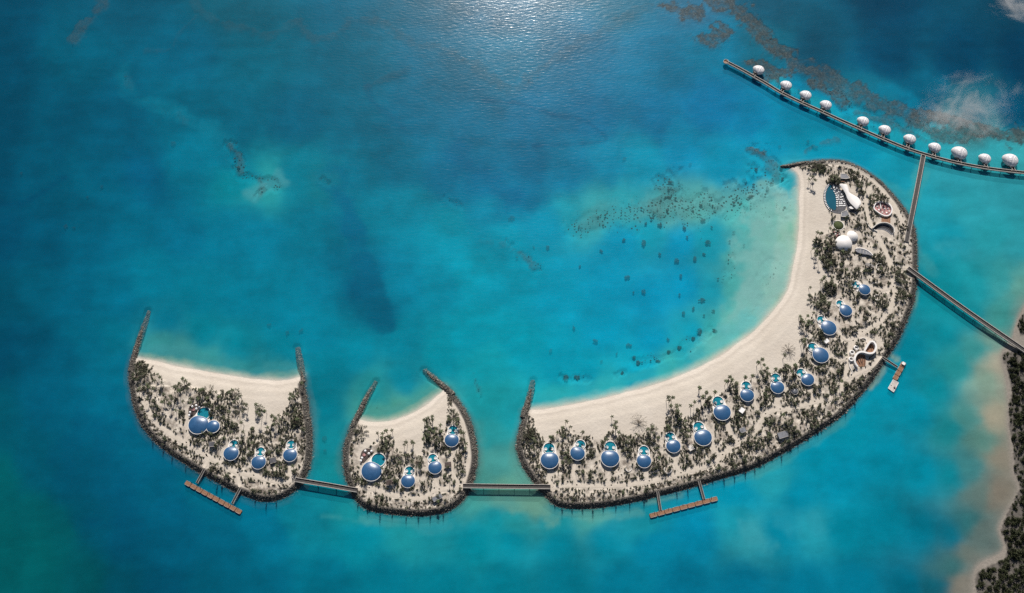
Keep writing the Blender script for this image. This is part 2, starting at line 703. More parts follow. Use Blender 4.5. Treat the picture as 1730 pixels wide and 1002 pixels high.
# ================================================================== LAYOUT (photo pixels, turned to metres on the water plane)
# outlines at the waterline: 'rock' side and 'beach' side of each island
ISL = {
 'western': dict(
    beach=[(509, 637), (487, 641.5), (465.6, 643), (438, 641), (412, 638.5), (380, 633), (351.7, 628), (322, 623), (294.8, 617.6), (272, 612), (253, 608), (232, 605)],
    rock=[(232, 605), (224.5, 604), (219.5, 625), (219, 645), (222.8, 667), (227, 687), (234, 706), (244, 724), (257, 740), (273, 755), (291, 769), (310, 781), (329, 793), (350, 805), (371, 816), (392, 827), (412, 836), (428, 842), (443, 846), (459, 846), (473, 843), (486, 837), (498, 829), (508, 819), (515, 807), (521, 794), (524, 781), (526.5, 762), (527, 743), (525.5, 720), (522, 697), (519, 677), (515, 659), (511, 640), (509, 637)]),
 'middle': dict(
    beach=[(752.5, 657), (746, 663), (739, 668.5), (728, 678), (716.5, 686.6), (702, 695.5), (685.8, 703.4), (672, 708), (657.8, 711.8), (644, 713), (630, 713), (618, 712), (608, 709.5)],
    rock=[(608, 709.5), (602, 707), (596, 716), (588.5, 734), (583, 750), (581, 764), (581, 780), (582.4, 796), (586, 811), (590.7, 824), (596.5, 837), (605, 849), (615, 857), (628, 862), (650, 866.5), (672, 868.8), (695, 870.5), (716.5, 870.5), (735, 868.5), (751, 865), (766, 858), (778, 849), (786, 839.5), (793, 828), (798, 815), (802, 800), (805, 787), (806, 773), (805, 758), (802.5, 744), (800, 731), (796, 717), (789.5, 701), (781, 686), (772, 674), (762, 663), (757, 657), (752.5, 657)]),
 'crescent': dict(
    beach=[(1337, 284.5), (1344, 289), (1349, 297), (1350.8, 311), (1350, 339), (1350.8, 366), (1349.5, 390), (1347.5, 412), (1344.5, 431), (1340, 451), (1336, 471), (1330, 491), (1320, 508.5), (1307, 524.5), (1292, 542), (1275.5, 558), (1255, 574.5), (1234, 589), (1209, 605.5), (1182, 620), (1146, 635.5), (1109.5, 648.5), (1070, 659.5), (1031.6, 669.6), (998, 677), (964, 683.5), (930, 689.5), (896.7, 692.5)],
    rock=[(896.7, 692.5), (888.5, 692), (883, 707), (879, 722), (875.5, 735), (873.5, 747), (874, 759), (876.5, 771), (881, 783), (887.5, 795), (895, 806), (903, 817), (911, 827), (920, 836), (929, 846), (939, 853), (953, 857), (968, 858.5), (990, 858.5), (1011, 857), (1036, 853.5), (1062, 849), (1085, 844), (1108, 838.5), (1132, 832.5), (1156.5, 826), (1192, 816), (1227.5, 805.5), (1252, 798.5), (1275, 790), (1300, 777.5), (1325.3, 763.5), (1351, 749), (1375.6, 733), (1397, 719.5), (1417.5, 705), (1433, 690.5), (1448, 674), (1463, 656), (1477, 637.5), (1487, 622), (1496.5, 606), (1505, 594), (1513, 581.5), (1521, 566.5), (1528, 550), (1535, 533), (1542, 514), (1546, 493), (1547.8, 475), (1548.3, 455), (1548.5, 438), (1548, 421), (1547, 404), (1544.5, 388), (1541, 377), (1535.5, 365.5), (1528, 353), (1518.6, 341.5), (1507.5, 328), (1495.5, 315), (1484, 304), (1471, 294.5), (1459, 287), (1446.5, 280.5), (1435.5, 276), (1423.8, 272.8), (1410, 271.3), (1395, 271), (1380, 272), (1367, 273.5), (1352, 275.5), (1338.4, 277), (1335, 280), (1337, 284.5)]),
}
GROYNES = [
    ('western', [(222, 628), (226, 606), (231.5, 585), (238, 564), (244, 545), (250, 524)], 11.5, (1.6, 1.5, 1.2, 0.4, -0.8, -2.2), 'rock groyne curving off the north-west tip of the western islet'),
    ('western', [(512, 646), (509.5, 630), (507, 615), (504.5, 601), (502, 586)], 13.5, (0.8, -0.2, -0.6, -0.9, -1.3), 'drowned rock groyne off the north-east corner of the western islet'),
    ('middle', [(596, 722), (602, 708), (608.5, 695), (616.5, 677), (626, 659), (635.5, 643)], 11, (1.7, 1.6, 1.3, 0.6, -0.5, -1.6), 'narrow rock groyne off the north-west tip of the middle islet'),
    ('middle', [(764, 668), (754, 657), (744, 648.5), (734, 640), (725, 632), (716.5, 624)], 13, (1.8, 1.5, 0.9, 0.5, 0.0, -0.9), 'thick rock groyne off the north-east tip of the middle islet'),
    ('crescent', [(884, 706), (888, 694), (892, 681), (895, 668), (898, 655), (900.5, 642)], 13, (1.8, 1.4, 0.7, -0.1, -0.5, -0.9), 'stubby rock groyne off the western tip of the crescent island'),
    ('crescent', [(1362, 275.5), (1349, 278), (1338, 280), (1327, 281), (1318, 281.5)], 8, (1.9, 1.8, 1.6, 1.4, 0.9), 'short rock spur at the northern tip of the crescent island'),
]
for k, d in ISL.items():
    d['beach_w'] = smooth_line(GA(d['beach']), 3.0)
    d['rock_w'] = smooth_line(GA(d['rock']), 3.0)
    d['poly'] = np.vstack([d['beach_w'][:-1], d['rock_w'][:-1]])

LAND = [(1990, 300), (1800, 440), (1745, 500), (1729, 520), (1716, 548), (1708, 578), (1694, 592), (1691, 602), (1699, 640), (1703, 680), (1702, 720), (1708, 760), (1711, 800), (1719, 830), (1700, 866), (1687, 895), (1694, 930), (1650, 958), (1643, 1010), (1632, 1120), (1990, 1120)]
LAND_W = smooth_loop(GA(LAND), 4.0)
LANDVEG = [(1693, 598), (1704, 636), (1709, 665), (1704, 687), (1705, 718), (1712.5, 760), (1714, 796), (1724, 822), (1714, 845), (1698, 875), (1691, 895), (1702, 926), (1698, 944), (1672, 956), (1648, 968), (1650, 1004), (1640, 1120), (1990, 1120), (1990, 604), (1742, 604), (1716, 592)]
LANDVEG_N = [(1723, 538), (1719, 552), (1724, 566), (1736, 572), (1760, 575), (1800, 560), (1800, 520), (1745, 515)]
GROY_W = [(isl, smooth_line(GA(p), 2.0), wd * S(np.mean([q[1] for q in p])), np.interp(np.linspace(0, 1, len(smooth_line(GA(p), 2.0))), np.linspace(0, 1, len(zz)), zz), lab) for isl, p, wd, zz, lab in GROYNES]

# ------------------------------------------------------------------ sea colour by place (depth and bottom), sRGB as seen
CTRL = """-150 -100 0 64 92;0 0 0 70 98;200 0 4 84 112;400 0 10 88 118;600 0 0 92 128;850 0 0 96 138;1050 0 10 104 142;1180 0 40 110 145;1300 0 12 84 112;1500 0 2 62 92;1730 0 6 62 88;1900 -100 4 56 84
0 100 0 70 98;140 100 0 90 118;300 100 0 92 122;450 100 0 94 126;600 100 0 92 126;730 100 0 94 132;850 100 0 104 144;1000 100 0 102 146;1100 100 0 108 152;1200 80 0 116 152;1290 80 10 96 122;1380 90 8 76 104;1500 100 0 70 103;1620 100 0 66 98;1730 100 0 60 92
0 200 0 70 98;100 200 0 80 108;200 200 0 86 116;300 170 0 96 124;400 200 0 94 128;500 200 0 92 128;600 200 0 95 130;700 200 0 92 130;800 200 0 94 134;900 200 0 98 142;1000 200 0 98 144;1100 200 0 106 154;1200 180 0 114 160;1270 200 0 120 162;1330 170 0 128 165;1400 200 0 134 168;1450 220 22 142 168;1480 160 14 108 136;1560 160 6 96 128;1640 200 26 104 128;1720 190 0 72 104
0 300 0 70 98;60 300 0 78 106;100 300 0 84 112;170 300 0 90 120;250 300 0 88 122;320 280 0 106 134;370 260 0 112 140;400 300 0 122 148;450 312 34 138 154;500 300 0 112 142;550 310 8 108 134;600 290 0 102 136;680 270 0 98 134;750 300 0 102 144;820 310 0 102 146;880 330 0 106 150;900 280 0 98 142;960 290 0 112 156;1020 280 0 126 168;1080 270 0 134 172;1150 250 0 132 172;1220 270 0 142 178;1280 300 10 148 180;1320 310 40 158 176;1300 240 0 136 172;1380 240 0 140 172;1450 250 0 140 172;1520 280 14 142 168;1600 240 38 148 165;1600 300 40 148 166;1680 270 46 150 164;1690 320 44 148 164;1640 225 60 130 140;1725 260 50 148 160
0 400 0 72 102;80 400 0 82 112;150 400 0 92 122;230 380 0 100 130;300 400 0 106 138;380 400 0 114 144;450 400 0 116 146;520 380 0 116 144;570 380 0 110 138;640 360 0 122 150;700 350 0 126 154;760 380 0 136 162;830 360 0 126 158;850 410 0 138 166;920 380 0 136 168;960 360 24 148 170;1000 360 52 156 168;1060 350 40 154 170;1120 360 70 152 158;1180 350 76 152 154;1250 360 76 166 168;1300 370 100 172 162;1325 400 124 180 166;1050 410 0 142 180;1100 390 10 150 178;1150 410 0 140 180;1200 400 14 150 176;1215 430 10 148 176;1240 430 78 166 166;1280 440 112 172 168;1320 440 124 178 168;1600 400 18 144 166;1680 400 36 148 162;1720 420 40 140 154;1580 350 30 148 168;1640 350 40 150 166
0 500 0 76 102;70 480 0 88 116;120 500 0 94 124;200 500 0 102 132;260 470 0 112 140;330 500 0 112 138;400 500 0 118 146;480 500 0 118 146;550 480 0 116 146;590 440 0 104 134;620 480 0 92 126;645 530 0 96 126;680 480 0 122 152;740 480 0 132 160;800 460 0 142 168;870 480 0 144 172;950 500 0 142 175;1020 480 0 141 178;1100 500 0 140 180;1160 480 0 140 180;1210 490 12 148 176;1235 490 72 166 168;1270 500 108 170 166;1305 500 128 176 166;1560 480 6 134 152;1600 500 10 138 154;1650 480 24 140 154;1700 470 44 142 150;1722 480 90 148 142;1690 530 60 146 146;1640 530 12 134 150
0 600 0 74 102;60 590 0 82 112;100 610 0 90 120;150 570 0 96 124;200 560 0 104 130;205 620 0 100 128;280 550 0 112 140;340 560 0 120 142;400 590 0 124 146;470 590 0 122 146;480 540 0 118 146;540 560 0 122 150;560 620 0 122 146;600 590 0 126 152;680 570 0 128 154;690 640 0 128 152;750 600 0 138 160;800 560 0 142 166;820 620 10 146 164;880 580 0 144 168;950 600 0 144 172;1020 560 0 141 176;1100 580 0 142 180;1170 560 4 148 178;1205 560 46 162 172;1245 540 88 172 166;1150 600 14 156 178;1080 620 4 150 176;1000 630 0 146 174;940 640 0 142 168;940 668 30 158 166;1020 650 36 160 170;1130 622 60 170 170;1210 582 96 178 168;1180 595 60 170 172;1290 525 126 180 170;300 600 56 138 144;340 612 50 138 142;400 622 42 134 142;460 628 30 130 144;265 585 50 136 142;640 690 70 148 138;680 688 70 148 138;720 665 50 142 144;640 668 20 134 146;1540 600 0 134 158;1600 570 6 134 152;1620 620 30 138 146;1650 590 50 142 146;1675 570 112 150 142;1670 640 120 148 136;1685 620 168 162 146
0 700 0 82 104;70 680 0 88 118;120 700 0 92 122;180 680 0 98 128;200 740 0 94 124;260 780 0 94 126;540 690 0 120 142;555 740 12 126 142;560 790 14 128 140;830 680 20 146 158;830 740 36 144 152;840 790 66 146 146;860 700 20 142 156;820 800 70 144 140;1440 720 0 138 164;1500 660 0 136 162;1550 700 0 136 162;1590 660 4 134 152;1610 720 20 132 144;1640 700 70 138 138;1660 740 88 136 130;1680 700 150 144 128;1690 770 128 122 110;1380 770 0 138 166;1300 810 30 146 164
0 800 0 86 96;60 780 0 82 106;120 800 0 80 108;180 800 0 84 114;240 820 0 90 120;300 860 0 92 124;340 830 0 100 128;440 870 0 104 134;500 860 6 118 140;540 850 10 130 150;560 840 14 130 146;590 870 20 136 148;810 845 64 148 146;850 830 90 148 136;900 850 100 150 136;930 880 20 140 154;870 880 30 142 152;830 880 10 138 154;1000 880 60 146 148;1080 880 20 140 160;1250 840 0 138 168;1340 830 0 136 166;1420 800 0 136 166;1500 780 0 134 162;1560 800 0 130 156;1610 800 4 120 138;1640 790 56 120 126;1660 830 92 116 114;1685 830 122 114 104
0 900 0 86 94;50 880 0 86 96;60 940 0 86 94;100 900 0 86 98;160 880 0 82 108;220 900 0 80 110;300 920 0 86 116;380 920 0 94 124;460 900 0 104 134;520 880 8 124 146;600 900 0 128 150;680 890 24 140 152;740 890 20 138 154;800 910 0 132 152;860 910 0 130 152;940 920 0 128 152;1020 910 0 128 154;1100 920 0 122 154;1180 900 0 124 158;1250 880 20 144 166;1275 900 48 152 168;1310 900 0 128 156;1370 890 30 142 162;1430 890 0 130 156;1500 880 0 124 150;1560 900 0 114 140;1610 900 0 106 130;1640 880 40 106 114;1660 890 90 106 104;1640 930 100 112 108
0 1000 0 82 90;80 1000 0 82 90;140 980 0 82 94;200 1000 0 76 98;280 1000 0 76 104;360 1000 0 84 110;450 990 0 94 122;550 990 0 106 132;650 990 0 112 136;750 990 0 116 138;850 990 0 116 138;950 990 0 114 138;1050 990 0 112 140;1150 990 0 110 142;1250 990 0 110 142;1350 990 0 110 140;1450 990 0 106 134;1540 990 0 98 124;1590 990 6 92 112;1615 960 50 102 108;1630 990 120 116 108
-150 400 0 66 96;-150 700 0 76 98;-150 1000 0 84 84;300 1120 0 72 98;700 1120 0 104 128;1100 1120 0 102 130;1500 1120 0 92 118;1880 300 40 140 158;1880 150 4 66 96;1900 600 150 140 124;1900 900 122 114 104"""
ctrl = np.array([[float(t) for t in e.split()] for ln_ in CTRL.split('\n') for e in ln_.split(';')])
CW = np.array([to_px(*G(p[0], p[1])[:2]) for p in ctrl])
ctrl[:, 3] += np.where((ctrl[:, 0] > 380) & (ctrl[:, 0] < 1150) & (ctrl[:, 1] < 340), 3, 0)
ctrl[:, 4] -= np.where((ctrl[:, 0] > 380) & (ctrl[:, 0] < 1150) & (ctrl[:, 1] < 340), 3, 0)
ctrl[:, 3] += 1.0
ctrl[:, 4] *= np.where(np.hypot((ctrl[:, 0] - 1080) / 170, (ctrl[:, 1] - 480) / 120) < 1, 0.975, 0.985)
CCOL = lin(ctrl[:, 2:5])

KW = 0.86      # seen radiance of a sunlit white diffuser, inverted

# soft marks on the bottom: polyline, width px, colour, strength
STROKES = [
    ([(244, 588), (300, 604), (380, 620), (450, 630), (500, 628)], 30, (58, 140, 146), 0.7, 0.4), ([(236, 598), (300, 612), (380, 627), (450, 637), (506, 632)], 13, (124, 164, 148), 0.65, 0.4), ([(622, 704), (680, 694), (738, 662)], 26, (72, 148, 142), 0.75, 0.4), ([(612, 706), (660, 706), (700, 690), (745, 660)], 11, (130, 166, 146), 0.6, 0.4),
    ([(900, 688), (960, 679), (1040, 662), (1110, 642), (1180, 614)], 13, (128, 184, 178), 0.7, 0.4), ([(1180, 614), (1240, 580), (1290, 536), (1330, 480), (1343, 400), (1345, 320)], 14, (156, 186, 168), 0.6, 0.4),
    ([(1292, 345), (1286, 400), (1288, 450), (1284, 500), (1262, 540)], 70, (120, 174, 170), 0.92, 0.7), ([(1262, 540), (1222, 572), (1180, 596)], 34, (92, 174, 174), 0.85, 0.6), ([(1320, 330), (1325, 400), (1318, 460), (1305, 505)], 26, (148, 186, 176), 0.65, 0.5),
    ([(1180, 596), (1110, 626), (1030, 648), (950, 664), (905, 676)], 24, (40, 160, 170), 0.7, 0.5), ([(1285, 320), (1220, 338), (1150, 345), (1090, 352)], 44, (96, 162, 162), 0.6, 0.4), ([(1090, 356), (1030, 362), (975, 382)], 34, (70, 152, 158), 0.6, 0.4),
    ([(612, 440), (622, 470), (632, 505), (650, 550)], 34, (0, 92, 120), 0.8, 0.9), ([(590, 350), (600, 390), (610, 440)], 32, (0, 98, 130), 0.65, 0.7), ([(560, 300), (575, 340), (590, 380)], 44, (0, 98, 130), 0.5, 0.4),
    ([(850, 832), (880, 850), (905, 856), (930, 876)], 30, (104, 158, 142), 0.75, 0.4), ([(815, 842), (850, 850)], 26, (84, 152, 146), 0.6, 0.4), ([(940, 868), (1010, 872), (1080, 866)], 14, (96, 156, 146), 0.55, 0.3), ([(1090, 848), (1110, 846), (1150, 838)], 12, (110, 156, 140), 0.5, 0.3), ([(1230, 816), (1300, 790), (1380, 742), (1440, 700)], 12, (70, 152, 150), 0.5, 0.3), ([(1490, 622), (1482, 640), (1470, 655)], 10, (150, 168, 146), 0.7, 0.3), ([(1505, 600), (1514, 606)], 9, (150, 168, 146), 0.7, 0.3), ([(1545, 520), (1550, 495)], 9, (130, 165, 140), 0.6, 0.3),
    ([(610, 875), (680, 882), (750, 876)], 12, (70, 150, 150), 0.5, 0.3), ([(800, 790), (815, 760), (808, 720)], 14, (66, 140, 136), 0.5, 0.3), ([(575, 790), (572, 760), (582, 730)], 12, (56, 130, 132), 0.5, 0.3), ([(530, 770), (534, 720), (528, 680)], 12, (50, 130, 136), 0.5, 0.3), ([(866, 750), (870, 790), (890, 820)], 14, (86, 146, 136), 0.5, 0.3),
    ([(1558, 280), (1548, 330), (1540, 370)], 16, (70, 158, 160), 0.6, 0.3), ([(1480, 300), (1520, 330), (1545, 370)], 16, (60, 154, 160), 0.5, 0.3),
    ([(575, 330), (590, 360), (600, 385)], 30, (0, 98, 132), 0.5),
    ([(560, 260), (545, 300), (560, 320)], 30, (0, 96, 126), 0.5),
    ([(60, 330), (100, 300), (95, 240), (110, 180)], 36, (0, 76, 104), 0.4),
    ([(0, 345), (40, 340), (75, 322), (110, 300)], 14, (0, 68, 98), 0.6),
    ([(770, 255), (810, 290), (850, 320), (870, 350)], 36, (0, 88, 134), 0.3),
    ([(820, 170), (880, 175), (940, 195), (980, 200), (1025, 235), (960, 243), (900, 245)], 7, (0, 74, 108), 0.5),
    ([(620, 145), (628, 170), (660, 195), (680, 215)], 8, (0, 78, 110), 0.4),
    ([(640, 380), (700, 395), (760, 415)], 26, (0, 132, 156), 0.4),
    ([(205, 120), (225, 160), (262, 175), (310, 195), (350, 215), (385, 240), (400, 270), (430, 300), (470, 310)], 20, (10, 122, 146), 0.55),
    ([(120, 260), (130, 300), (170, 330), (240, 320)], 26, (0, 100, 126), 0.4),
    ([(440, 318), (458, 312), (478, 306)], 26, (70, 148, 156), 0.75),
    ([(535, 300), (555, 305)], 22, (20, 118, 134), 0.6),
    ([(930, 480), (960, 470), (1000, 470)], 14, (10, 152, 180), 0.4),
    ([(930, 540), (960, 580), (940, 620)], 20, (6, 150, 174), 0.4),
    ([(1600, 415), (1620, 410), (1640, 425)], 24, (50, 152, 164), 0.5),
    ([(1340, 880), (1365, 870), (1385, 890)], 34, (40, 146, 164), 0.5),
    ([(1250, 880), (1270, 905), (1290, 920)], 26, (56, 154, 168), 0.6),
    ([(10, 930), (60, 900), (110, 930), (60, 960)], 34, (0, 94, 98), 0.4),
    ([(110, 760), (160, 720), (210, 800), (190, 850)], 46, (0, 76, 108), 0.4),
    ([(545, 872), (580, 876), (620, 884)], 8, (60, 150, 154), 0.6),
    ([(700, 885), (730, 895), (760, 888)], 12, (60, 152, 158), 0.5),
    ([(1500, 400), (1560, 440), (1575, 460)], 14, (70, 150, 152), 0.4),
    ([(20, 560), (0, 620)], 40, (0, 70, 98), 0.5),
    ([(0, 760), (30, 690), (60, 640)], 24, (0, 86, 108), 0.4),
    ([(1470, 160), (1500, 150), (1545, 165), (1530, 185)], 16, (4, 128, 160), 0.7),
    ([(1440, 95), (1500, 110), (1540, 140)], 26, (0, 86, 120), 0.5),
    ([(1180, 100), (1230, 130), (1215, 75)], 24, (0, 126, 160), 0.5),
    ([(1320, 140), (1370, 170), (1420, 195), (1460, 215), (1520, 235), (1570, 245)], 22, (24, 156, 174), 0.85),
]
# reefs near the surface: polyline, width px, strength
REEFS = [
    ([(1138, 8), (1160, 24), (1186, 8)], 24, 1.0), ([(1196, 66), (1222, 52), (1206, 76)], 23.0, 1.0), ([(1200, 2), (1236, 12), (1258, 30), (1288, 52), (1318, 84), (1332, 104)], 29.7, 1.0),
    ([(1272, 108), (1296, 112)], 17.6, 1.0), ([(1300, 118), (1326, 124), (1336, 104)], 24.3, 1.0), ([(1345, 108), (1388, 122), (1420, 140), (1450, 152), (1478, 166)], 27.0, 0.94),
    ([(1376, 140), (1404, 158), (1432, 172)], 13.5, 1.0), ([(1400, 130), (1440, 150), (1466, 160)], 29.7, 0.88), ([(1478, 170), (1508, 184), (1536, 196), (1560, 214), (1590, 222), (1640, 222)], 29.7, 0.94), ([(1500, 208), (1535, 222), (1556, 232)], 20.2, 0.88),
    ([(1560, 195), (1620, 205), (1660, 222), (1700, 226), (1760, 228)], 27.0, 1.0), ([(1450, 188), (1470, 196), (1495, 204)], 10.8, 0.75),
    ([(500, 37), (530, 62), (565, 55), (600, 32), (640, 35), (680, 55), (700, 75), (735, 77), (770, 92), (805, 110), (825, 130), (870, 148), (900, 125), (940, 95), (975, 70), (1025, 45), (1065, 22), (1095, 8)], 12, 0.62),
    ([(620, 145), (650, 130), (690, 115)], 8, 0.5), ([(330, 5), (345, 20), (385, 40), (425, 45), (450, 57), (500, 37)], 13, 0.55), ([(245, 83), (285, 80), (300, 55), (330, 25)], 6, 0.4),
    ([(126, 64), (138, 45), (160, 24), (172, 6)], 15, 0.75), ([(386, 244), (402, 258), (406, 288)], 6, 0.6), ([(436, 300), (444, 322), (440, 328)], 8, 0.6), ([(212, 122), (222, 150)], 7, 0.35), ([(300, 190), (312, 204)], 9, 0.3),
    ([(813, 404), (832, 407)], 7, 0.5), ([(850, 411), (870, 422), (884, 432), (902, 446)], 10, 0.6),
    ([(1270, 250), (1292, 257)], 11, 1.0), ([(1296, 264), (1302, 278), (1312, 296)], 13, 0.75), ([(1362, 254), (1372, 246)], 8, 0.8), ([(1392, 240), (1410, 236)], 10.8, 0.75),
    ([(1105, 348), (1120, 330), (1138, 316)], 20, 0.45), ([(985, 380), (1010, 370)], 12, 0.3), ([(1190, 345), (1220, 350)], 14, 0.35),
    ([(800, 630), (806, 650), (812, 664)], 9, 0.35), ([(722, 640), (760, 668)], 10, 0.0001), ([(1005, 262), (1050, 230), (1070, 212)], 8, 0.15),
]
# loose coral rubble on the sand: polyline, width px, strength
RUBBLE = [
    ([(1250, 60), (1330, 110), (1420, 150), (1500, 190), (1600, 215)], 40, 0.3), ([(1150, 15), (1220, 60)], 26, 0.4), ([(720, 75), (805, 110), (870, 148), (940, 100)], 12, 0.3),
    ([(210, 120), (224, 155), (262, 178), (310, 200)], 12, 0.4), ([(385, 242), (402, 262), (408, 290), (440, 300), (470, 312), (442, 322)], 14, 0.75), ([(545, 300), (556, 308)], 8, 0.6), ([(750, 330), (776, 345)], 9, 0.6), ([(750, 385), (775, 400), (812, 402)], 10, 0.4), ([(800, 632), (806, 655), (812, 668)], 8, 0.6), ([(126, 64), (150, 36), (170, 8)], 14, 0.5),
    ([(970, 385), (1020, 362), (1068, 360), (1110, 355)], 34, 0.75), ([(1068, 362), (1110, 355), (1140, 320), (1130, 305)], 36, 0.95), ([(1110, 355), (1160, 355), (1200, 345), (1240, 340)], 40, 0.95), ([(1240, 335), (1280, 310), (1300, 290), (1320, 300)], 34, 0.85), ([(1230, 360), (1290, 350), (1320, 345)], 40, 0.55), ([(1232, 440), (1230, 470)], 18, 0.7), ([(1300, 450), (1310, 500), (1270, 540)], 30, 0.5), ([(1275, 250), (1300, 270)], 22, 0.7),
    ([(860, 410), (905, 450)], 16, 0.6), ([(950, 636), (985, 640)], 14, 0.8), ([(1080, 612), (1110, 604), (1150, 590), (1180, 570), (1205, 560)], 14, 0.9), ([(1040, 632), (1055, 628)], 10, 0.8), ([(1390, 140), (1450, 185), (1530, 220)], 30, 0.6), ([(1290, 130), (1340, 150), (1380, 180)], 24, 0.5), ([(620, 690), (680, 690)], 14, 0.35),
]


def field(X, Y, offset_seed=0):
    """sea colour, clarity, reef and rubble strength at world points"""
    px, py = to_px(X, Y, 0.0)
    n = px.size
    col = np.zeros((n, 3), np.float32)
    # warped by noise so that the colour areas have ragged natural edges
    wx = px + (vnoise(X, Y, 55, 3, 5, 0.6) - 0.5) * 34 + (vnoise(X, Y, 12, 13, 3) - 0.5) * 9
    wy = py + (vnoise(X, Y, 55, 9, 5, 0.6) - 0.5) * 34 + (vnoise(X, Y, 12, 19, 3) - 0.5) * 9
    CH = 20000
    for i in range(0, n, CH):
        dx = wx[i:i + CH, None].astype(np.float32) - CW[None, :, 0].astype(np.float32)
        dy = wy[i:i + CH, None].astype(np.float32) - CW[None, :, 1].astype(np.float32)
        d2 = dx * dx + dy * dy + 300.0
        ww = d2 ** -2.3
        col[i:i + CH] = (ww @ CCOL.astype(np.float32)) / ww.sum(1, keepdims=True)
    clar = np.full(n, 0.5, np.float32)
    lag = sstep(0, 1, np.exp(-(((px - 1080) / 190) ** 2 + ((py - 450) / 170) ** 2)) * 1.6)
    clar = np.maximum(clar, 0.74 * lag)
    rag = (vnoise(X, Y, 22, 5, 5, 0.6) - 0.5)
    rag3 = (vnoise(X, Y, 10, 8, 5, 0.7) - 0.5)
    mott = (vnoise(X, Y, 38, 51, 6, 0.68) - 0.5) * 0.55 + (vnoise(X * 0.55, Y * 1.7, 26, 57, 5, 0.65) - 0.5) * 0.30
    col = col * np.clip(1 + mott, 0.6, 1.5)[:, None]
    for pts, wd, c, st, *hard in STROKES:
        hd = hard[0] if hard else 0.0
        line = smooth_line(GA(pts), 6.0)
        sc = S(np.mean([p[1] for p in pts]))
        lo, hi = line.min(0) - wd * sc * 2, line.max(0) + wd * sc * 2
        m = (X > lo[0]) & (X < hi[0]) & (Y > lo[1]) & (Y < hi[1])
        d = seg_dist(X[m], Y[m], line) + rag[m] * wd * sc * (2.2 - 1.5 * hd)
        a = st * (1 - sstep((0.05 + 0.45 * hd) * wd * sc, (0.9 - 0.25 * hd) * wd * sc, d))
        a = (a * np.clip(0.75 + 1.2 * rag3[m], 0.3, 1.25))[:, None]
        a = np.clip(a, 0, 1)
        col[m] = col[m] * (1 - a) + lin(c).astype(np.float32) * a
    reef = np.zeros(n, np.float32)
    rub = np.zeros(n, np.float32)
    rag2 = (vnoise(X, Y, 16, 25, 5, 0.7) - 0.5)
    for L_, arr in ((REEFS, reef), (RUBBLE, rub)):
        for pts, wd, st in L_:
            line = smooth_line(GA(pts), 5.0)
            sc = S(np.mean([p[1] for p in pts]))
            lo, hi = line.min(0) - wd * sc * 2.5, line.max(0) + wd * sc * 2.5
            m = (X > lo[0]) & (X < hi[0]) & (Y > lo[1]) & (Y < hi[1])
            d = seg_dist(X[m], Y[m], line) + rag2[m] * wd * sc * 2.6
            arr[m] = np.maximum(arr[m], st * (1 - sstep((0.45 if arr is reef else 0.3) * wd * sc, (0.8 if arr is reef else 1.0) * wd * sc, d)))
    clar = np.maximum(clar, reef * 0.93)
    clar = np.maximum(clar, np.minimum(1, rub * 1.6) * 0.85)
    for k, dd in ISL.items():
        ln = np.vstack([dd['poly'], dd['poly'][:1]])
        lo, hi = ln.min(0) - 45, ln.max(0) + 45
        m = (X > lo[0]) & (X < hi[0]) & (Y > lo[1]) & (Y < hi[1])
        db = seg_dist(X[m], Y[m], dd['beach_w'])
        dr = seg_dist(X[m], Y[m], dd['rock_w'])
        ins = inside(X[m], Y[m], dd['poly'])
        a = np.where(ins, 0.95, np.maximum(0.94 * np.exp(-(db / 9.0) ** 1.3), 0.78 * np.exp(-(np.maximum(dr - 1.0, 0) / 5.0) ** 1.5)))
        clar[m] = np.maximum(clar[m], a)
    for isl, line, wd, zz, lab in GROY_W:
        lo, hi = line.min(0) - 25, line.max(0) + 25
        m = (X > lo[0]) & (X < hi[0]) & (Y > lo[1]) & (Y < hi[1])
        d = np.maximum(seg_dist(X[m], Y[m], line) - wd * 0.45, 0)
        clar[m] = np.maximum(clar[m], 0.84 * np.exp(-(d / 3.5) ** 1.5))
    ln = np.vstack([LAND_W, LAND_W[:1]])
    m = px > 1560
    d = seg_dist(X[m], Y[m], ln)
    d[inside(X[m], Y[m], LAND_W)] = 0
    clar[m] = np.maximum(clar[m], 0.93 * np.exp(-(d / 7.0) ** 1.2))
    return col, np.clip(clar, 0, 0.96), reef, rub


def grid(x0, x1, y0, y1, st):
    xs = np.arange(x0, x1 + st * 0.5, st)
    ys = np.arange(y0, y1 + st * 0.5, st)
    X, Y = np.meshgrid(xs, ys)
    nx, ny = len(xs), len(ys)
    i = np.arange(nx * ny).reshape(ny, nx)
    q = np.stack([i[:-1, :-1], i[:-1, 1:], i[1:, 1:], i[1:, :-1]], -1).reshape(-1, 4)
    return X.ravel(), Y.ravel(), q, nx, ny


X, Y, Q, nx, ny = grid(-680, 680, -350, 450, 2.0)
colr, clar, reef, rub = field(X, Y)
tint = np.clip(colr * KW, 0.0, 0.9)
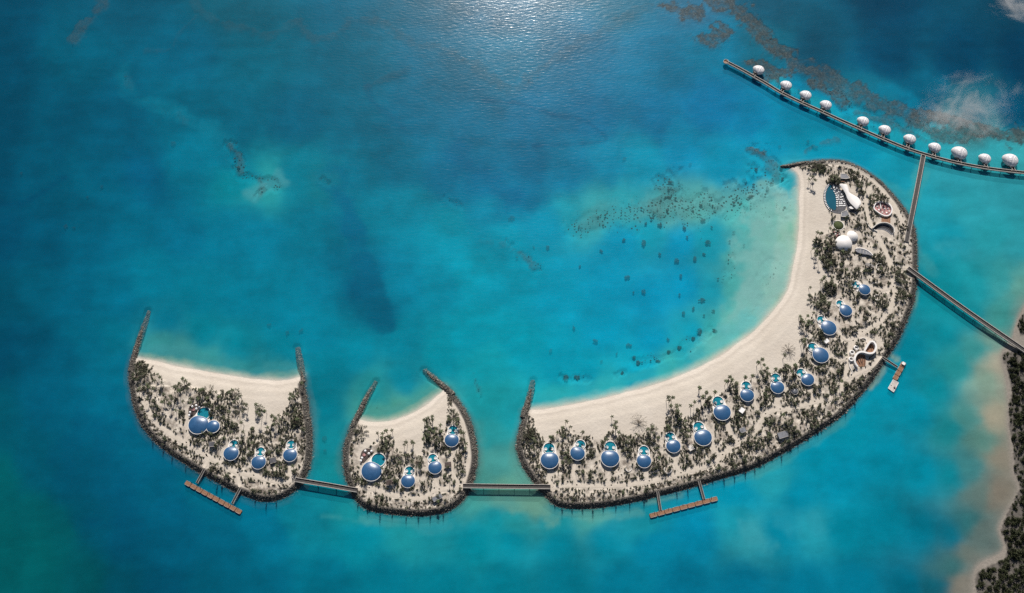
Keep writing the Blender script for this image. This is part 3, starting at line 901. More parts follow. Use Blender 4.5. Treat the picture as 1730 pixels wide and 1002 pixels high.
# the outer rim of the sheets runs out to the horizon
XX, YY = X.copy(), Y.copy()
edge = np.zeros((ny, nx), bool)
edge[0], edge[-1], edge[:, 0], edge[:, -1] = True, True, True, True
edge = edge.ravel()
XX[edge] = X[edge] * 30
YY[edge] = (Y[edge] - 50) * 45
zs = -3.2 + (vnoise(X, Y, 30, 41, 4) - 0.5) * 1.2
zs = np.where(reef > 0.05, zs + reef * (2.2 + (vnoise(X, Y, 9, 44, 4, 0.7) - 0.5) * 1.6), zs)
zs = np.minimum(zs, -0.25)
me = np_mesh('seabed', np.stack([XX, YY, zs], 1), quads=Q, mat=M['seabed'], smooth=True, attrs={'tint': tint, 'reef': reef, 'rubble': rub})
tag(link('seabed', me), 'sandy lagoon floor with brown reefs under clear water', 'seabed', kind='structure')
me = np_mesh('sea', np.stack([XX, YY, np.zeros_like(XX)], 1), quads=Q, mat=M['water'], smooth=True, attrs={'tint': tint, 'clarity': clar})
tag(link('sea', me), 'turquoise lagoon water with sun glitter towards the top', 'water', kind='structure')

WGX0, WGY0, WGN, WGST = X[0], Y[0], nx, 2.0
WGT = tint.reshape(ny, nx, 3)


def tint_at(x, y):
    i = np.clip(((np.asarray(x) - WGX0) / WGST).round().astype(int), 0, WGT.shape[1] - 1)
    j = np.clip(((np.asarray(y) - WGY0) / WGST).round().astype(int), 0, WGT.shape[0] - 1)
    return WGT[j, i]


# ------------------------------------------------------------------ islands
PATHS = {
    'crescent': [[(934, 824), (960, 821), (1000, 822), (1049, 821), (1089, 816), (1130, 806), (1170, 795), (1205, 783), (1240, 752), (1272, 733), (1287, 708), (1302, 696), (1336, 691), (1372, 681), (1408, 672), (1424, 645), (1431, 604), (1441, 577), (1460, 560), (1485, 546), (1503, 522), (1509, 493), (1503, 452), (1494, 425), (1480, 400), (1466, 370), (1462, 340), (1470, 318)],
                 [(1393, 276), (1420, 279), (1446, 288), (1470, 304), (1492, 326), (1510, 350), (1523, 378), (1530, 404), (1530, 420)], [(1532, 455), (1518, 452), (1504, 452)], [(1488, 604), (1470, 622), (1450, 632), (1427, 642)]],
    'western': [[(500, 812), (480, 815), (455, 812), (430, 805), (405, 800), (380, 788), (350, 770), (320, 752), (290, 735), (265, 715), (250, 690), (245, 665)], [(346, 792), (352, 778), (349, 768)], [(407, 824), (404, 812), (402, 798)]],
    'middle': [[(602, 826), (625, 826), (655, 835), (690, 842), (715, 842), (735, 830), (760, 826), (782, 822)], [(784, 815), (791, 790), (792, 755), (782, 715), (768, 690)]],
}
OPEN = {
    'western': [(230, 604), (509, 636), (498, 660), (490, 680), (478, 702), (466, 700), (458, 716), (447, 732), (437, 734), (428, 718), (418, 735), (411, 742), (412, 700), (404, 676), (386, 664), (360, 662), (330, 655), (300, 650), (276, 640), (262, 628), (250, 614)],
    'middle': [(608, 709), (753, 656), (757, 680), (754, 712), (748, 735), (743, 722), (732, 718), (722, 705), (717, 722), (714, 770), (700, 764), (688, 770), (672, 762), (662, 738), (650, 738), (638, 748), (616, 756), (614, 722)],
    'crescent': [(1337, 284), (1375, 290), (1398, 300), (1390, 312), (1388, 335), (1398, 355), (1402, 372), (1394, 395), (1375, 402), (1376, 420), (1384, 440), (1394, 455), (1398, 475), (1380, 497), (1362, 497), (1364, 512), (1378, 526), (1365, 542), (1350, 544), (1350, 575), (1354, 600), (1348, 614), (1325, 622), (1300, 632), (1290, 628), (1274, 642), (1254, 648), (1235, 648), (1215, 668), (1198, 674), (1182, 690), (1165, 706), (1150, 706), (1140, 692), (1126, 692), (1122, 727), (1105, 737), (1085, 732), (1060, 737), (1045, 737), (1034, 724), (1012, 747), (995, 737), (975, 737), (960, 728), (945, 728), (926, 747), (915, 742), (905, 716), (896, 693)],
}
# villas: centre of the roof, roof radius px, pool centre, pool radius px, islet, label
VILLAS = [
    (334.7, 716.2, 16.8, 344, 699, 10.5, 'western', 'big lobe'),
    (389.7, 764.8, 12.8, 394.6, 752.5, 7.6, 'western', 'the western islet\'s small blue villa beside the twin-roofed one'),
    (436.3, 779.8, 12.2, 439.6, 764.6, 7.4, 'western', 'the western islet\'s small blue villa lowest towards the jetty'),
    (489.5, 767.6, 11.8, 491.8, 752.5, 7.2, 'western', 'the western islet\'s small blue villa beside the east revetment'),
    (627.6, 795.0, 17.2, 639.0, 777.5, 11.0, 'middle', 'the middle islet\'s big blue villa'),
    (689.0, 811.6, 11.8, 691.4, 797.0, 7.4, 'middle', 'the middle islet\'s small blue villa beside its big one'),
    (734.7, 788.7, 11.6, 731.5, 776.0, 7.4, 'middle', 'the middle islet\'s small blue villa second up from the mid jetty'),
    (763.0, 742.5, 12.0, 765.0, 728.5, 7.6, 'middle', 'the middle islet\'s small blue villa nearest its beach tip'),
    (928.7, 776.3, 15.2, 927.6, 759.0, 9.0, 'crescent', ''), (975.9, 764.7, 12.4, 980.0, 753.0, 8.0, 'crescent', ''), (1031.0, 773.0, 15.4, 1031, 756.5, 9.0, 'crescent', ''), (1088.3, 777.7, 12.2, 1088, 763.0, 8.0, 'crescent', ''),
    (1138.0, 752.6, 12.2, 1133, 740, 8.0, 'crescent', ''), (1188.0, 737.8, 15.0, 1181.2, 723, 8.8, 'crescent', ''), (1220.4, 695.5, 14.6, 1214, 680, 8.8, 'crescent', ''), (1262.7, 666.3, 11.8, 1261, 653.5, 7.6, 'crescent', ''),
    (1314.0, 653.0, 11.6, 1311, 640, 7.6, 'crescent', ''), (1365.0, 640.0, 11.2, 1354.8, 631.2, 7.4, 'crescent', ''), (1387.2, 599.5, 13.6, 1374.4, 588.0, 8.0, 'crescent', ''), (1400.8, 553.2, 13.0, 1388.7, 541.2, 6.8, 'crescent', ''),
    (1430.0, 523.7, 10.4, 1420.6, 514.4, 6.4, 'crescent', ''), (1461.6, 488.3, 9.6, 1447.6, 481.6, 6.2, 'crescent', ''),
]
ORD = ['', 'first', 'second', 'third', 'fourth', 'fifth', 'sixth', 'seventh', 'eighth', 'ninth', 'tenth', 'eleventh', 'twelfth', 'thirteenth', 'fourteenth', 'fifteenth', 'sixteenth', 'seventeenth', 'eighteenth', 'nineteenth', 'twentieth']
TENS = {20: 'twenty', 30: 'thirty', 40: 'forty', 50: 'fifty', 60: 'sixty', 70: 'seventy', 80: 'eighty', 90: 'ninety'}


def ordinal(n):
    if n <= 20:
        return ORD[n]
    if n < 100:
        t, u = n // 10 * 10, n % 10
        return TENS[t] + '-' + ORD[u] if u else TENS[t][:-1] + 'ieth'
    return 'hundred and ' + ordinal(n - 100)


# flat building plots: px centre, radius px
PLOTS = [(v_[0], v_[1], v_[2] * 1.15) for v_ in VILLAS] + [(v_[3], v_[4], v_[5] * 1.1) for v_ in VILLAS] + [(359, 720, 12)]
PLOTS_EXTRA = [(1405, 334, 24), (1432, 338, 24), (1416, 381, 10.5), (1427, 410, 17), (1441, 397, 12), (1491, 353, 16), (1497, 372, 11), (1495, 388, 17), (1464, 586, 17), (1452, 607, 14), (1480, 580, 10), (1416, 360, 10), (1456, 424, 9), (328, 691, 11), (617, 766, 11), (1470, 425, 8)]
for i_, pl in enumerate(PLOTS_EXTRA):
    PLOTS.append(pl)
PLOTS_W = [(G(a, bb)[0], G(a, bb)[1], r * S(bb)) for a, bb, r in PLOTS]


for v_ in VILLAS:
    key = v_[6]
    best = None
    for pp in PATHS[key][:1]:
        for q in smooth_line(np.array(pp, float), 4.0):
            d_ = math.hypot(q[0] - v_[0], q[1] - v_[1])
            if best is None or d_ < best[0]:
                best = (d_, q)
    d_, q = best
    ux, uy = (q[0] - v_[0]) / d_, (q[1] - v_[1]) / d_
    a_ = (v_[0] + ux * v_[2] * 1.2, v_[1] + uy * v_[2] * 1.2)
    m_ = ((a_[0] + q[0]) / 2 - uy * d_ * 0.12, (a_[1] + q[1]) / 2 + ux * d_ * 0.12)
    PATHS[key].append([a_, m_, (float(q[0]), float(q[1]))])


class Island:
    def __init__(s, key):
        d = ISL[key]
        s.key = key
        poly = d['poly']
        lo, hi = poly.min(0) - 16, poly.max(0) + 16
        s.st = 0.9
        X, Y, Q, s.nx, s.ny = grid(lo[0], hi[0], lo[1], hi[1], s.st)
        s.x0, s.y0 = lo
        ins = inside(X, Y, poly)
        db = seg_dist(X, Y, d['beach_w'])
        dr = seg_dist(X, Y, d['rock_w'])
        sdr = np.where(ins, dr, -dr)
        sdb = np.where(ins, db, -db)
        opn = inside(X, Y, GA(OPEN[key]))
        dop = seg_dist(X, Y, np.vstack([GA(OPEN[key]), GA(OPEN[key])[:1]]))
        planted = np.where(opn, 0.0, sstep(0.0, 3.0, dop)) * sstep(1.0, 5.0, dr)
        fl = np.ones(X.shape, np.float32)
        for (cx, cy, r) in PLOTS_W:
            fl = np.minimum(fl, sstep(r, r + 4, np.hypot(X - cx, Y - cy)))
        pth = np.full(X.shape, 1e9, np.float32)
        for pp in PATHS[key]:
            pth = np.minimum(pth, seg_dist(X, Y, smooth_line(GA(pp), 4.0)))
        fl = np.minimum(fl, sstep(2.6, 5.5, pth))
        dune = (vnoise(X * 1.3, Y * 0.8, 8.0, 61, 3) - 0.40) * 3.4 + (vnoise(X, Y, 22, 66, 2) - 0.5) * 1.2
        hin = np.minimum(3.5, np.minimum(np.minimum(np.where(ins, np.minimum(db * 0.11, np.where(dr < 6, 9, 2.4)), 9), np.where(ins, np.where(dr < 3.7, dr * 0.93, np.maximum(3.44 - (dr - 3.7) * 0.5, 2.4)), 9)), 9))
        berm = 0.25 * np.exp(-((db - 13) / 4.0) ** 2)
        hin = hin + planted * fl * np.maximum(dune, -0.5) * sstep(4, 9, dr) + np.where(opn, berm + (vnoise(X, Y, 12, 71, 3) - 0.5) * 0.35, 0) * sstep(6, 12, db)
        hout = np.maximum(-np.where(db < dr, db * 0.10, dr * 0.40), -4.0)
        wgt = sstep(-3, 3, db - dr)
        hout = np.maximum(-(db * 0.10 * (1 - wgt) + dr * 0.42 * wgt), -4.2)
        s.h = np.where(ins, hin, hout).reshape(s.ny, s.nx)
        rocky = sstep(-0.5, 1.5, db - dr) * (1 - sstep(4.6, 6.2, sdr)) * sstep(-14, -3, sdr)
        rocky = np.where(ins & (db < 6) & (dr > 3), 0, rocky)
        planted = planted * (1 - 0.7 * (1 - fl))
        shore = np.where(db < dr * 1.5 + 3, sdb, 40.0)
        keep = (s.h > -3.9).ravel()
        q = Q[keep[Q].all(1)]
        me = np_mesh('island', np.stack([X, Y, s.h.ravel()], 1), quads=q, mat=M['sand'], smooth=True, attrs={'planted': planted, 'rocky': rocky, 'shore': shore, 'tint': tint_at(X, Y), 'sunk': np.where(ins, 0, sstep(-0.5, 9.0, np.minimum(db, dr * 1.15) + (vnoise(X, Y, 9, 33, 3) - 0.5) * 6))})
        o = link('island', me)
        tag(o, {'western': 'sandy western islet with a pale beach along its top edge', 'middle': 'small sandy middle islet with a curved beach', 'crescent': 'long crescent shaped sand island with a wide beach'}[key], 'island', kind='structure')

    def z(s, x, y):
        fx = np.clip((x - s.x0) / s.st, 0, s.nx - 1.001)
        fy = np.clip((y - s.y0) / s.st, 0, s.ny - 1.001)
        i, j = int(fx), int(fy)
        u, v_ = fx - i, fy - j
        h = s.h
        return float((h[j, i] * (1 - u) + h[j, i + 1] * u) * (1 - v_) + (h[j + 1, i] * (1 - u) + h[j + 1, i + 1] * u) * v_)


ISO = {k: Island(k) for k in ISL}


def island_at(x, y):
    for k, d in ISL.items():
        if inside(np.array([x]), np.array([y]), d['poly'])[0]:
            return k
    return None


def ground(px, py):
    """world point on the terrain under a photo pixel"""
    z = 2.0
    for _ in range(3):
        x, y, _z = G(px, py, z)
        k = island_at(x, y)
        z = ISO[k].z(x, y) if k else 0.0
    return x, y, z


# ------------------------------------------------------------------ sandy paths draped on the islands
for key, pls in PATHS.items():
    for pp in pls:
        line = smooth_line(GA(pp), 2.0)
        hw = 2.0 if len(pp) > 5 else 1.25
        offs = [offset(line, o_) for o_ in np.linspace(-hw, hw, 5)]
        n = len(line)
        V, q = [], []
        for i in range(n):
            for j in range(5):
                x, y = offs[j][i]
                x += 0.35 * (math.sin(i * 0.7 + j)) * (1 if j in (0, 4) else 0)
                V.append((x, y, ISO[key].z(x, y) + 0.07 + (0.05 if 0 < j < 4 else 0)))
        for i in range(n - 1):
            for j in range(4):
                q.append((i * 5 + j, i * 5 + j + 1, (i + 1) * 5 + j + 1, (i + 1) * 5 + j))
        o = link('path', np_mesh('path', V, quads=q, mat=M['path'], smooth=True))
        tag(o, None, None, kind='structure')

# ------------------------------------------------------------------ mainland shore at the edge
X, Y, Q, nx, ny = grid(LAND_W[:, 0].min() - 14, 760, -420, LAND_W[:, 1].max() + 10, 2.0)
ins = inside(X, Y, LAND_W)
d = seg_dist(X, Y, np.vstack([LAND_W, LAND_W[:1]]))
h = np.where(ins, np.minimum(d * 0.09, 1.6) + (vnoise(X, Y, 14, 5, 4) - 0.5) * 0.8 * sstep(2, 10, d), np.maximum(-d * 0.09, -3.4))
veg = (inside(X, Y, GA(LANDVEG)) | inside(X, Y, GA(LANDVEG_N))).astype(np.float32)
keep = h > -3.3
me = np_mesh('shore', np.stack([X, Y, h], 1), quads=Q[keep[Q].all(1)], mat=M['sand'], smooth=True, attrs={'planted': veg, 'rocky': 0.68 + veg * 0.25, 'shore': np.full(X.shape, 40.0), 'tint': tint_at(X, Y), 'sunk': np.where(ins, 0, sstep(0.0, 14.0, d + (vnoise(X, Y, 14, 33, 3) - 0.5) * 8))})
tag(link('shore', me), 'sandy mainland shore under dark thicket', 'shore', kind='structure')
LX0, LY0, LNX, LH = X.min(), Y.min(), nx, h.reshape(ny, nx)


# ------------------------------------------------------------------ stones
def ico(sub):
    bmx = bmesh.new()
    bmesh.ops.create_icosphere(bmx, subdivisions=sub, radius=1.0)
    V = np.array([v_.co[:] for v_ in bmx.verts])
    Fc = np.array([[q.index for q in f.verts] for f in bmx.faces])
    bmx.free()
    return V, Fc


ICO1 = ico(1)


def stones(P, R, flat=0.7):
    """one big triangle mesh of rough stones at points P (n,3) with radii R"""
    V0, F0 = ICO1
    n = len(P)
    k = len(V0)
    V = np.repeat(V0[None], n, 0) * (1 + rng.uniform(-0.28, 0.28, (n, k, 1)))
    V = V * rng.uniform(0.7, 1.25, (n, 1, 3)) * np.array([1, 1, flat])
    a = rng.uniform(0, 2 * PI, n)
    ca, sa = np.cos(a)[:, None], np.sin(a)[:, None]
    x, y = V[..., 0].copy(), V[..., 1].copy()
    V[..., 0], V[..., 1] = x * ca - y * sa, x * sa + y * ca
    V = V * np.asarray(R)[:, None, None] + np.asarray(P)[:, None, :]
    Fa = F0[None] + (np.arange(n) * k)[:, None, None]
    return V.reshape(-1, 3), Fa.reshape(-1, 3)


REV = {'western': 'grey armour stones ringing the western islet', 'middle': 'grey armour stones ringing the middle islet', 'crescent': 'grey armour stones along the outer side of the crescent island'}
for key, dd in ISL.items():
    line = dd['rock_w'][2:-2]
    L = np.concatenate([[0], np.cumsum(np.linalg.norm(np.diff(line, axis=0), axis=1))])
    n = int(L[-1] * 6.4 / 0.48)
    t = rng.uniform(0, L[-1], n)
    px_ = np.stack([np.interp(t, L, line[:, 0]), np.interp(t, L, line[:, 1])], 1)
    tg = np.stack([np.interp(t + 1, L, line[:, 0]) - np.interp(t - 1, L, line[:, 0]), np.interp(t + 1, L, line[:, 1]) - np.interp(t - 1, L, line[:, 1])], 1)
    tg /= np.linalg.norm(tg, axis=1, keepdims=True) + 1e-9
    o_ = rng.uniform(-2.4, 4.0, n)
    nrm2 = np.stack([-tg[:, 1], tg[:, 0]], 1)
    tst = px_[len(px_) // 2] + nrm2[len(px_) // 2] * 3
    sg = 1 if island_at(*tst) else -1
    P = px_ + nrm2 * (sg * o_)[:, None]
    zz = np.array([ISO[key].z(a, bb) for a, bb in P])
    R = rng.uniform(0.22, 0.62, n) * np.where(rng.random(n) < 0.06, 1.7, 1.0) * np.where(o_ < 0, 1.15, 1.0)
    V, Fa = stones(np.column_stack([P, zz + 0.15]), R)
    ob = link('armour_stones', np_mesh('armour_stones', V, tris=Fa, mat=M['rock']))
    tag(ob, REV[key], 'rock revetment', kind='stuff')

for isl, line, wd, zc, lab in GROY_W:
    L = np.concatenate([[0], np.cumsum(np.linalg.norm(np.diff(line, axis=0), axis=1))])
    n = int(L[-1] * wd * 1.9)
    t = rng.uniform(0, L[-1], n) 
    nrml = np.array(offset(line, 1.0)) - line
    u = rng.uniform(-1, 1, n)
    tap = np.interp(t, [0, L[-1] * 0.75, L[-1]], [1, 0.9, 0.55])
    off_ = u * wd * 0.42 * tap
    x = np.interp(t, L, line[:, 0]) + np.interp(t, L, nrml[:, 0]) * off_
    y = np.interp(t, L, line[:, 1]) + np.interp(t, L, nrml[:, 1]) * off_
    z = np.interp(t, L, zc) - np.abs(u) ** 1.5 * 2.0 + rng.uniform(-0.2, 0.2, n)
    V, Fa = stones(np.column_stack([x, y, z]), rng.uniform(0.6, 1.1, n))
    # a rubble core under the stones
    core = MB()
    m_ = len(line)
    prof = [(-1, -3.4), (-0.55, -0.9), (0, -0.25), (0.55, -0.9), (1, -3.4)]
    cv = []
    for i in range(m_):
        tp = 1 - 0.4 * (i / m_) ** 2
        for a, zz in prof:
            cv.append((line[i][0] + nrml[i][0] * a * wd * 0.47 * tp, line[i][1] + nrml[i][1] * a * wd * 0.47 * tp, zc[i] + zz))
    cf = [(i * 5 + j, i * 5 + j + 1, (i + 1) * 5 + j + 1, (i + 1) * 5 + j) for i in range(m_ - 1) for j in range(4)]
    me = np_mesh('rock_groyne', np.vstack([np.array(cv), V]), quads=np.array(cf), tris=Fa + len(cv), mat=M['rock'])
    tag(link('rock_groyne', me), lab, 'rock groyne', 'rock groynes at the island tips')

# ================================================================== BUILT THINGS
LANDMARKS = []        # (x, y, phrase)


def px_rot(px, py, qx, qy):
    """world bearing from one photo pixel to another"""
    a, c = G(px, py), G(qx, qy)
    return math.atan2(c[1] - a[1], c[0] - a[0])


def dome_part(name, cx, cy, R, z0, rise, parent, mat, pool_dir, pinch=0.0, n=48):
    """low domed roof, flattened (pinch>0) or drawn out (pinch<0) towards the pool"""
    mb = MB()

    def rf(t):
        d = (t - pool_dir + PI) % (2 * PI) - PI
        return 1 - pinch * math.exp(-(d / 0.75) ** 2)
    prof = []
    for i in range(13):
        q = i / 12
        prof.append((R * (1 - q) if i < 12 else 0.02, z0 + rise * (1 - (1 - q) ** 2.3)))
    prof = [(R * 0.97, z0 - 0.35), (R, z0 - 0.12)] + prof
    mb.lathe(prof, n, cx, cy, rf)
    return mb.build(name, mat, parent, smooth=True), rf


def ring_part(name, cx, cy, r, w_, z0, z1, parent, mat, n=40, rf=None):
    mb = MB()
    mb.lathe([(r - w_, z0), (r, z0), (r, z1), (r - w_, z1), (r - w_, z0)], n, cx, cy, rf)
    return mb.build(name, mat, parent, smooth=False)


def hull_circles(circs, n=48, grow=0.0):
    pts = []
    for (x, y, r) in circs:
        for k in range(n):
            t = 2 * PI * k / n
            pts.append((x + (r + grow) * math.cos(t), y + (r + grow) * math.sin(t)))
    pts = sorted(set(pts))

    def half(ps):
        h = []
        for p_ in ps:
            while len(h) > 1 and (h[-1][0] - h[-2][0]) * (p_[1] - h[-2][1]) - (h[-1][1] - h[-2][1]) * (p_[0] - h[-2][0]) <= 0:
                h.pop()
            h.append(p_)
        return h[:-1]
    return half(pts) + half(pts[::-1])


def beach_villa(i, spec):
    px, py, R, qx, qy, pr, isl, lab = spec
    sc = S(py)
    big = i == 0
    gx, gy, gz = ground(px, py + 4)
    x, y, _ = G(px, py, gz + 4.2)
    dq = math.hypot(qx - px, qy - py)
    ext = 1.8 if i not in (0, 4) else 0.5
    rx, ry, _ = G(qx + (qx - px) / dq * ext, qy + (qy - py) / dq * ext, gz + 0.8)
    R, pr = R * sc, pr * sc * 1.08
    root = empty('beach_villa', (x, y, gz))
    ang = math.atan2(ry - y, rx - x)
    lx, ly = rx - x, ry - y
    if isl == 'crescent':
        k = i - 7
        lab = 'blue domed villa with round pool, %s along the crescent island from its west bridge' % ORD[k]
        LANDMARKS.append((x, y, 'the crescent\'s %s villa' % ORD[k]))
    else:
        names = {0: 'the twin-roofed villa', 1: 'the western islet\'s villa beside the twin-roofed one', 2: 'the western islet\'s lowest villa', 3: 'the western islet\'s easternmost villa', 4: 'the middle islet\'s big villa',
                 5: 'the middle islet\'s lowest villa', 6: 'the middle islet\'s central small villa', 7: 'the middle islet\'s uppermost villa'}
        LANDMARKS.append((x, y, names[i]))
        lab = {0: 'big villa with two joined blue domes and a curved pool on the western islet', 1: 'small blue domed villa just below the twin-roofed villa on the western islet', 2: 'small blue domed villa lowest of three on the western islet',
               3: 'small blue domed villa beside the east revetment of the western islet', 4: 'largest blue domed villa of the middle islet, with a dark dining terrace', 5: 'small blue domed villa lowest on the middle islet, beside the big one',
               6: 'small blue domed villa in the centre of the middle islet', 7: 'small blue domed villa uppermost on the middle islet, under green trees'}[i]
    tag(root, lab, 'villa', 'beach villas')
    Z0 = 3.0 if R > 7.5 else 2.7
    rise = R * 0.21
    pointed = i >= 18
    roof, rf = dome_part('roof', 0, 0, R, Z0, rise, root, M['blueroof'], ang, -0.07 if pointed else 0.17)
    ring_part('roof_rim', 0, 0, R * 1.035, R * 0.04, Z0 - 0.5, Z0 + 0.08, roof, M['white'], 48, rf)
    mb = MB()
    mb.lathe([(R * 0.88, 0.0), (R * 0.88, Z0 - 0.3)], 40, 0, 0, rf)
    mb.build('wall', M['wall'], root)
    mb = MB()
    mb.prism(hull_circles([(lx, ly, pr + 0.5), (-0.1 * lx, -0.1 * ly, R * 0.96)], 40), -0.8, 0.22)
    mb.build('deck', M['white'], root)
    rim = ring_part('pool_rim', lx, ly, pr + 0.25, 0.55, 0.0, 1.15, root, M['white'])
    mb = MB()
    mb.lathe([(pr - 0.25, 0.42), (0.01, 0.42)], 40, lx, ly)
    mb.build('pool', M['pool'], root)
    if not big and i != 4:
        # two round seats let into the pool edge
        nx_, ny_ = -math.sin(ang), math.cos(ang)
        for sgn in (-1, 1):
            ux, uy = lx * 0.93 + nx_ * sgn * pr * 0.58, ly * 0.93 + ny_ * sgn * pr * 0.58
            mb = MB()
            mb.lathe([(1.4, 0.3), (1.4, 1.3), (1.0, 1.3), (1.0, 0.75), (0.01, 0.75)], 20, ux, uy)
            sseat = mb.build('round_seat', M['white'], root)
            mb = MB()
            mb.lathe([(0.6, 0.76), (0.6, 1.05), (0.01, 1.1)], 12, ux, uy)
            mb.build('cushion', M['daybed'], sseat)
    # white terrace step between the roof and the pool
    if big:
        x2, y2, _ = G(359.3, 720.0, gz + 4)
        R2 = 11.3 * sc
        r2, rf2 = dome_part('roof', x2 - x, y2 - y, R2, Z0 - 0.15, R2 * 0.3, root, M['blueroof'], ang, 0.05)
        ring_part('roof_rim', x2 - x, y2 - y, R2 * 1.045, R2 * 0.07, Z0 - 0.65, Z0 - 0.07, r2, M['white'], 40, rf2)
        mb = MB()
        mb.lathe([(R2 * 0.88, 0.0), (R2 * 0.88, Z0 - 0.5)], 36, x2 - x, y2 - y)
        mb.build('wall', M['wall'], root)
        for (sx, sy, sr) in ((353.5, 701.5, 3.6), (356.5, 705, 3.0)):
            ax, ay, _ = G(sx, sy, gz + 0.8)
            mb = MB()
            mb.lathe([(sr * sc, 0.1), (sr * sc, 0.5), (0.01, 0.5)], 24, ax - x, ay - y)
            mb.build('pool', M['pool'], root)
    return root


for i, spec in enumerate(VILLAS):
    beach_villa(i, spec)

# ---- dark dining terraces of the two big villas, with parasols and a round table each
TERR = [
    ('western', [(319, 690), (324, 684), (332, 681), (339, 684), (342, 690), (333, 697), (325, 704), (319, 703)], [(331.2, 684.7), (331.6, 690.3), (336.2, 688), (321, 696.5), (319.6, 701.5), (325, 686.5)], (327, 692.5), 'the twin-roofed villa'),
    ('middle', [(609, 770), (612, 762), (618, 758), (626, 759), (632, 764), (624, 772), (614, 782), (608, 780)], [(611.5, 773.4), (609.6, 778.2), (623, 766), (617, 761.5), (627.5, 762)], (615.2, 769), 'the middle islet\'s big villa'),
]
for isl, poly, paras, tb, who in TERR:
    gx, gy, gz = ground(*tb)
    P = smooth_loop([(p_[0] - gx, p_[1] - gy) for p_ in GA(poly, gz)], 1.5)
    mb = MB()
    mb.prism([tuple(p_) for p_ in P], -0.6, 0.35)
    o = mb.build('dining_terrace', M['browndeck'])
    o.location = (gx, gy, gz)
    tag(o, 'dark brown dining terrace beside the pool of ' + who, 'terrace', 'dining terraces')
    root = empty('round_table', (gx, gy, gz + 0.35))
    tag(root, 'pinkish round table in the middle of the dark terrace of ' + who, 'table')
    mb = MB()
    mb.lathe([(0.01, 0.66), (1.5, 0.66), (1.55, 0.75), (0.01, 0.78)], 24)
    mb.build('tabletop', M['pinkdeck'], root)
    mb = MB()
    mb.lathe([(0.5, 0), (0.12, 0.15), (0.12, 0.66)], 12, close=True)
    mb.build('pedestal', M['greydeck'], root)
    for q, (sx, sy) in enumerate(paras):
        ax, ay, _ = G(sx, sy, gz + 2.4)
        root = empty('parasol', (ax, ay, gz + 0.35))
        tag(root, 'white parasol, %s out from the round table by %s' % (ORD[q + 1], who), 'parasol', 'white parasols on the dining terraces')
        mb = MB()
        mb.lathe([(1.15, 1.95), (0.6, 2.3), (0.02, 2.55)], 8)
        mb.build('canopy', M['daybed'], root)
        mb = MB()
        mb.tube([(0, 0, 0), (0, 0, 2.5)], 0.05, 6)
        mb.build('pole', M['greydeck'], root)

# ------------------------------------------------------------------ jetty, bridges, docks
def walkway(name, label, cat, pts_px, half, deck_z, group, mat, rail_h=1.0, pile_step=11.0, zfun=None, smooth=True):
    line = smooth_line(GA(pts_px, deck_z if not hasattr(deck_z, '__len__') else deck_z[0]), 4.0) if smooth else GA(pts_px, deck_z)
    o3 = (float(line[0][0]), float(line[0][1]), 0.0)
    root = empty(name, o3)
    tag(root, label, cat, group)
    loc = [(p_[0] - o3[0], p_[1] - o3[1]) for p_ in line]
    n = len(loc)
    dz = [deck_z] * n if zfun is None else [zfun(i / (n - 1)) for i in range(n)]
    mb = MB()
    mb.strip(loc, half, [q - 0.45 for q in dz], dz)
    deck = mb.build('deck', mat, root)
    for sgn in (-1, 1):
        mb = MB()
        mb.strip(offset(loc, sgn * (half + 0.17)), 0.21, [q - 0.5 for q in dz], [q + rail_h for q in dz])
        mb.build('railing', M['rail'], root)
    L = np.concatenate([[0], np.cumsum(np.linalg.norm(np.diff(np.array(loc), axis=0), axis=1))])
    k = max(2, int(L[-1] / pile_step))
    for t in np.linspace(L[-1] * 0.06, L[-1] * 0.94, k):
        cx, cy = np.interp(t, L, [p_[0] for p_ in loc]), np.interp(t, L, [p_[1] for p_ in loc])
        i = min(int(np.searchsorted(L, t)), n - 1)
        mb = MB()
        # a cross-head on two posts
        nr = np.array(offset(loc, 1.0)[i]) - np.array(loc[i])
        for sgn in (-1, 1):
            mb.tube([(cx + nr[0] * sgn * half * 0.8, cy + nr[1] * sgn * half * 0.8, -3.2), (cx + nr[0] * sgn * half * 0.8, cy + nr[1] * sgn * half * 0.8, np.interp(t, L, dz) - 0.46)], 0.22, 6)
        mb.build('pile_bent', M['pile'], root)
    return root, line


JET = [(1226.5, 104.5), (1250, 116.5), (1271.5, 128.5), (1295, 142), (1318.7, 156.4), (1352.9, 173.2), (1387.9, 188.7), (1420, 203.5), (1451.7, 217.5), (1489.5, 234), (1531.6, 251), (1576.7, 265.2), (1620.3, 276), (1665.4, 284.2), (1712.7, 290.2), (1760, 294.5), (1830, 299)]
jz = 3.6
jet, jline = walkway('overwater_jetty', 'long curving dark jetty with pale edges linking the white overwater villas', 'jetty', JET, 1.35, jz, None, M['greydeck'])
ex, ey = jline[0]
mb = MB()
mb.lathe([(0.01, jz - 0.4), (2.6, jz - 0.4), (2.6, jz + 0.06), (0.01, jz + 0.06)], 28, 0, 0)
mb.build('round_platform', M['timber'], jet)
ring_part('platform_railing', 0, 0, 2.95, 0.3, jz - 0.45, jz + 1.0, jet, M['rail'], 28)

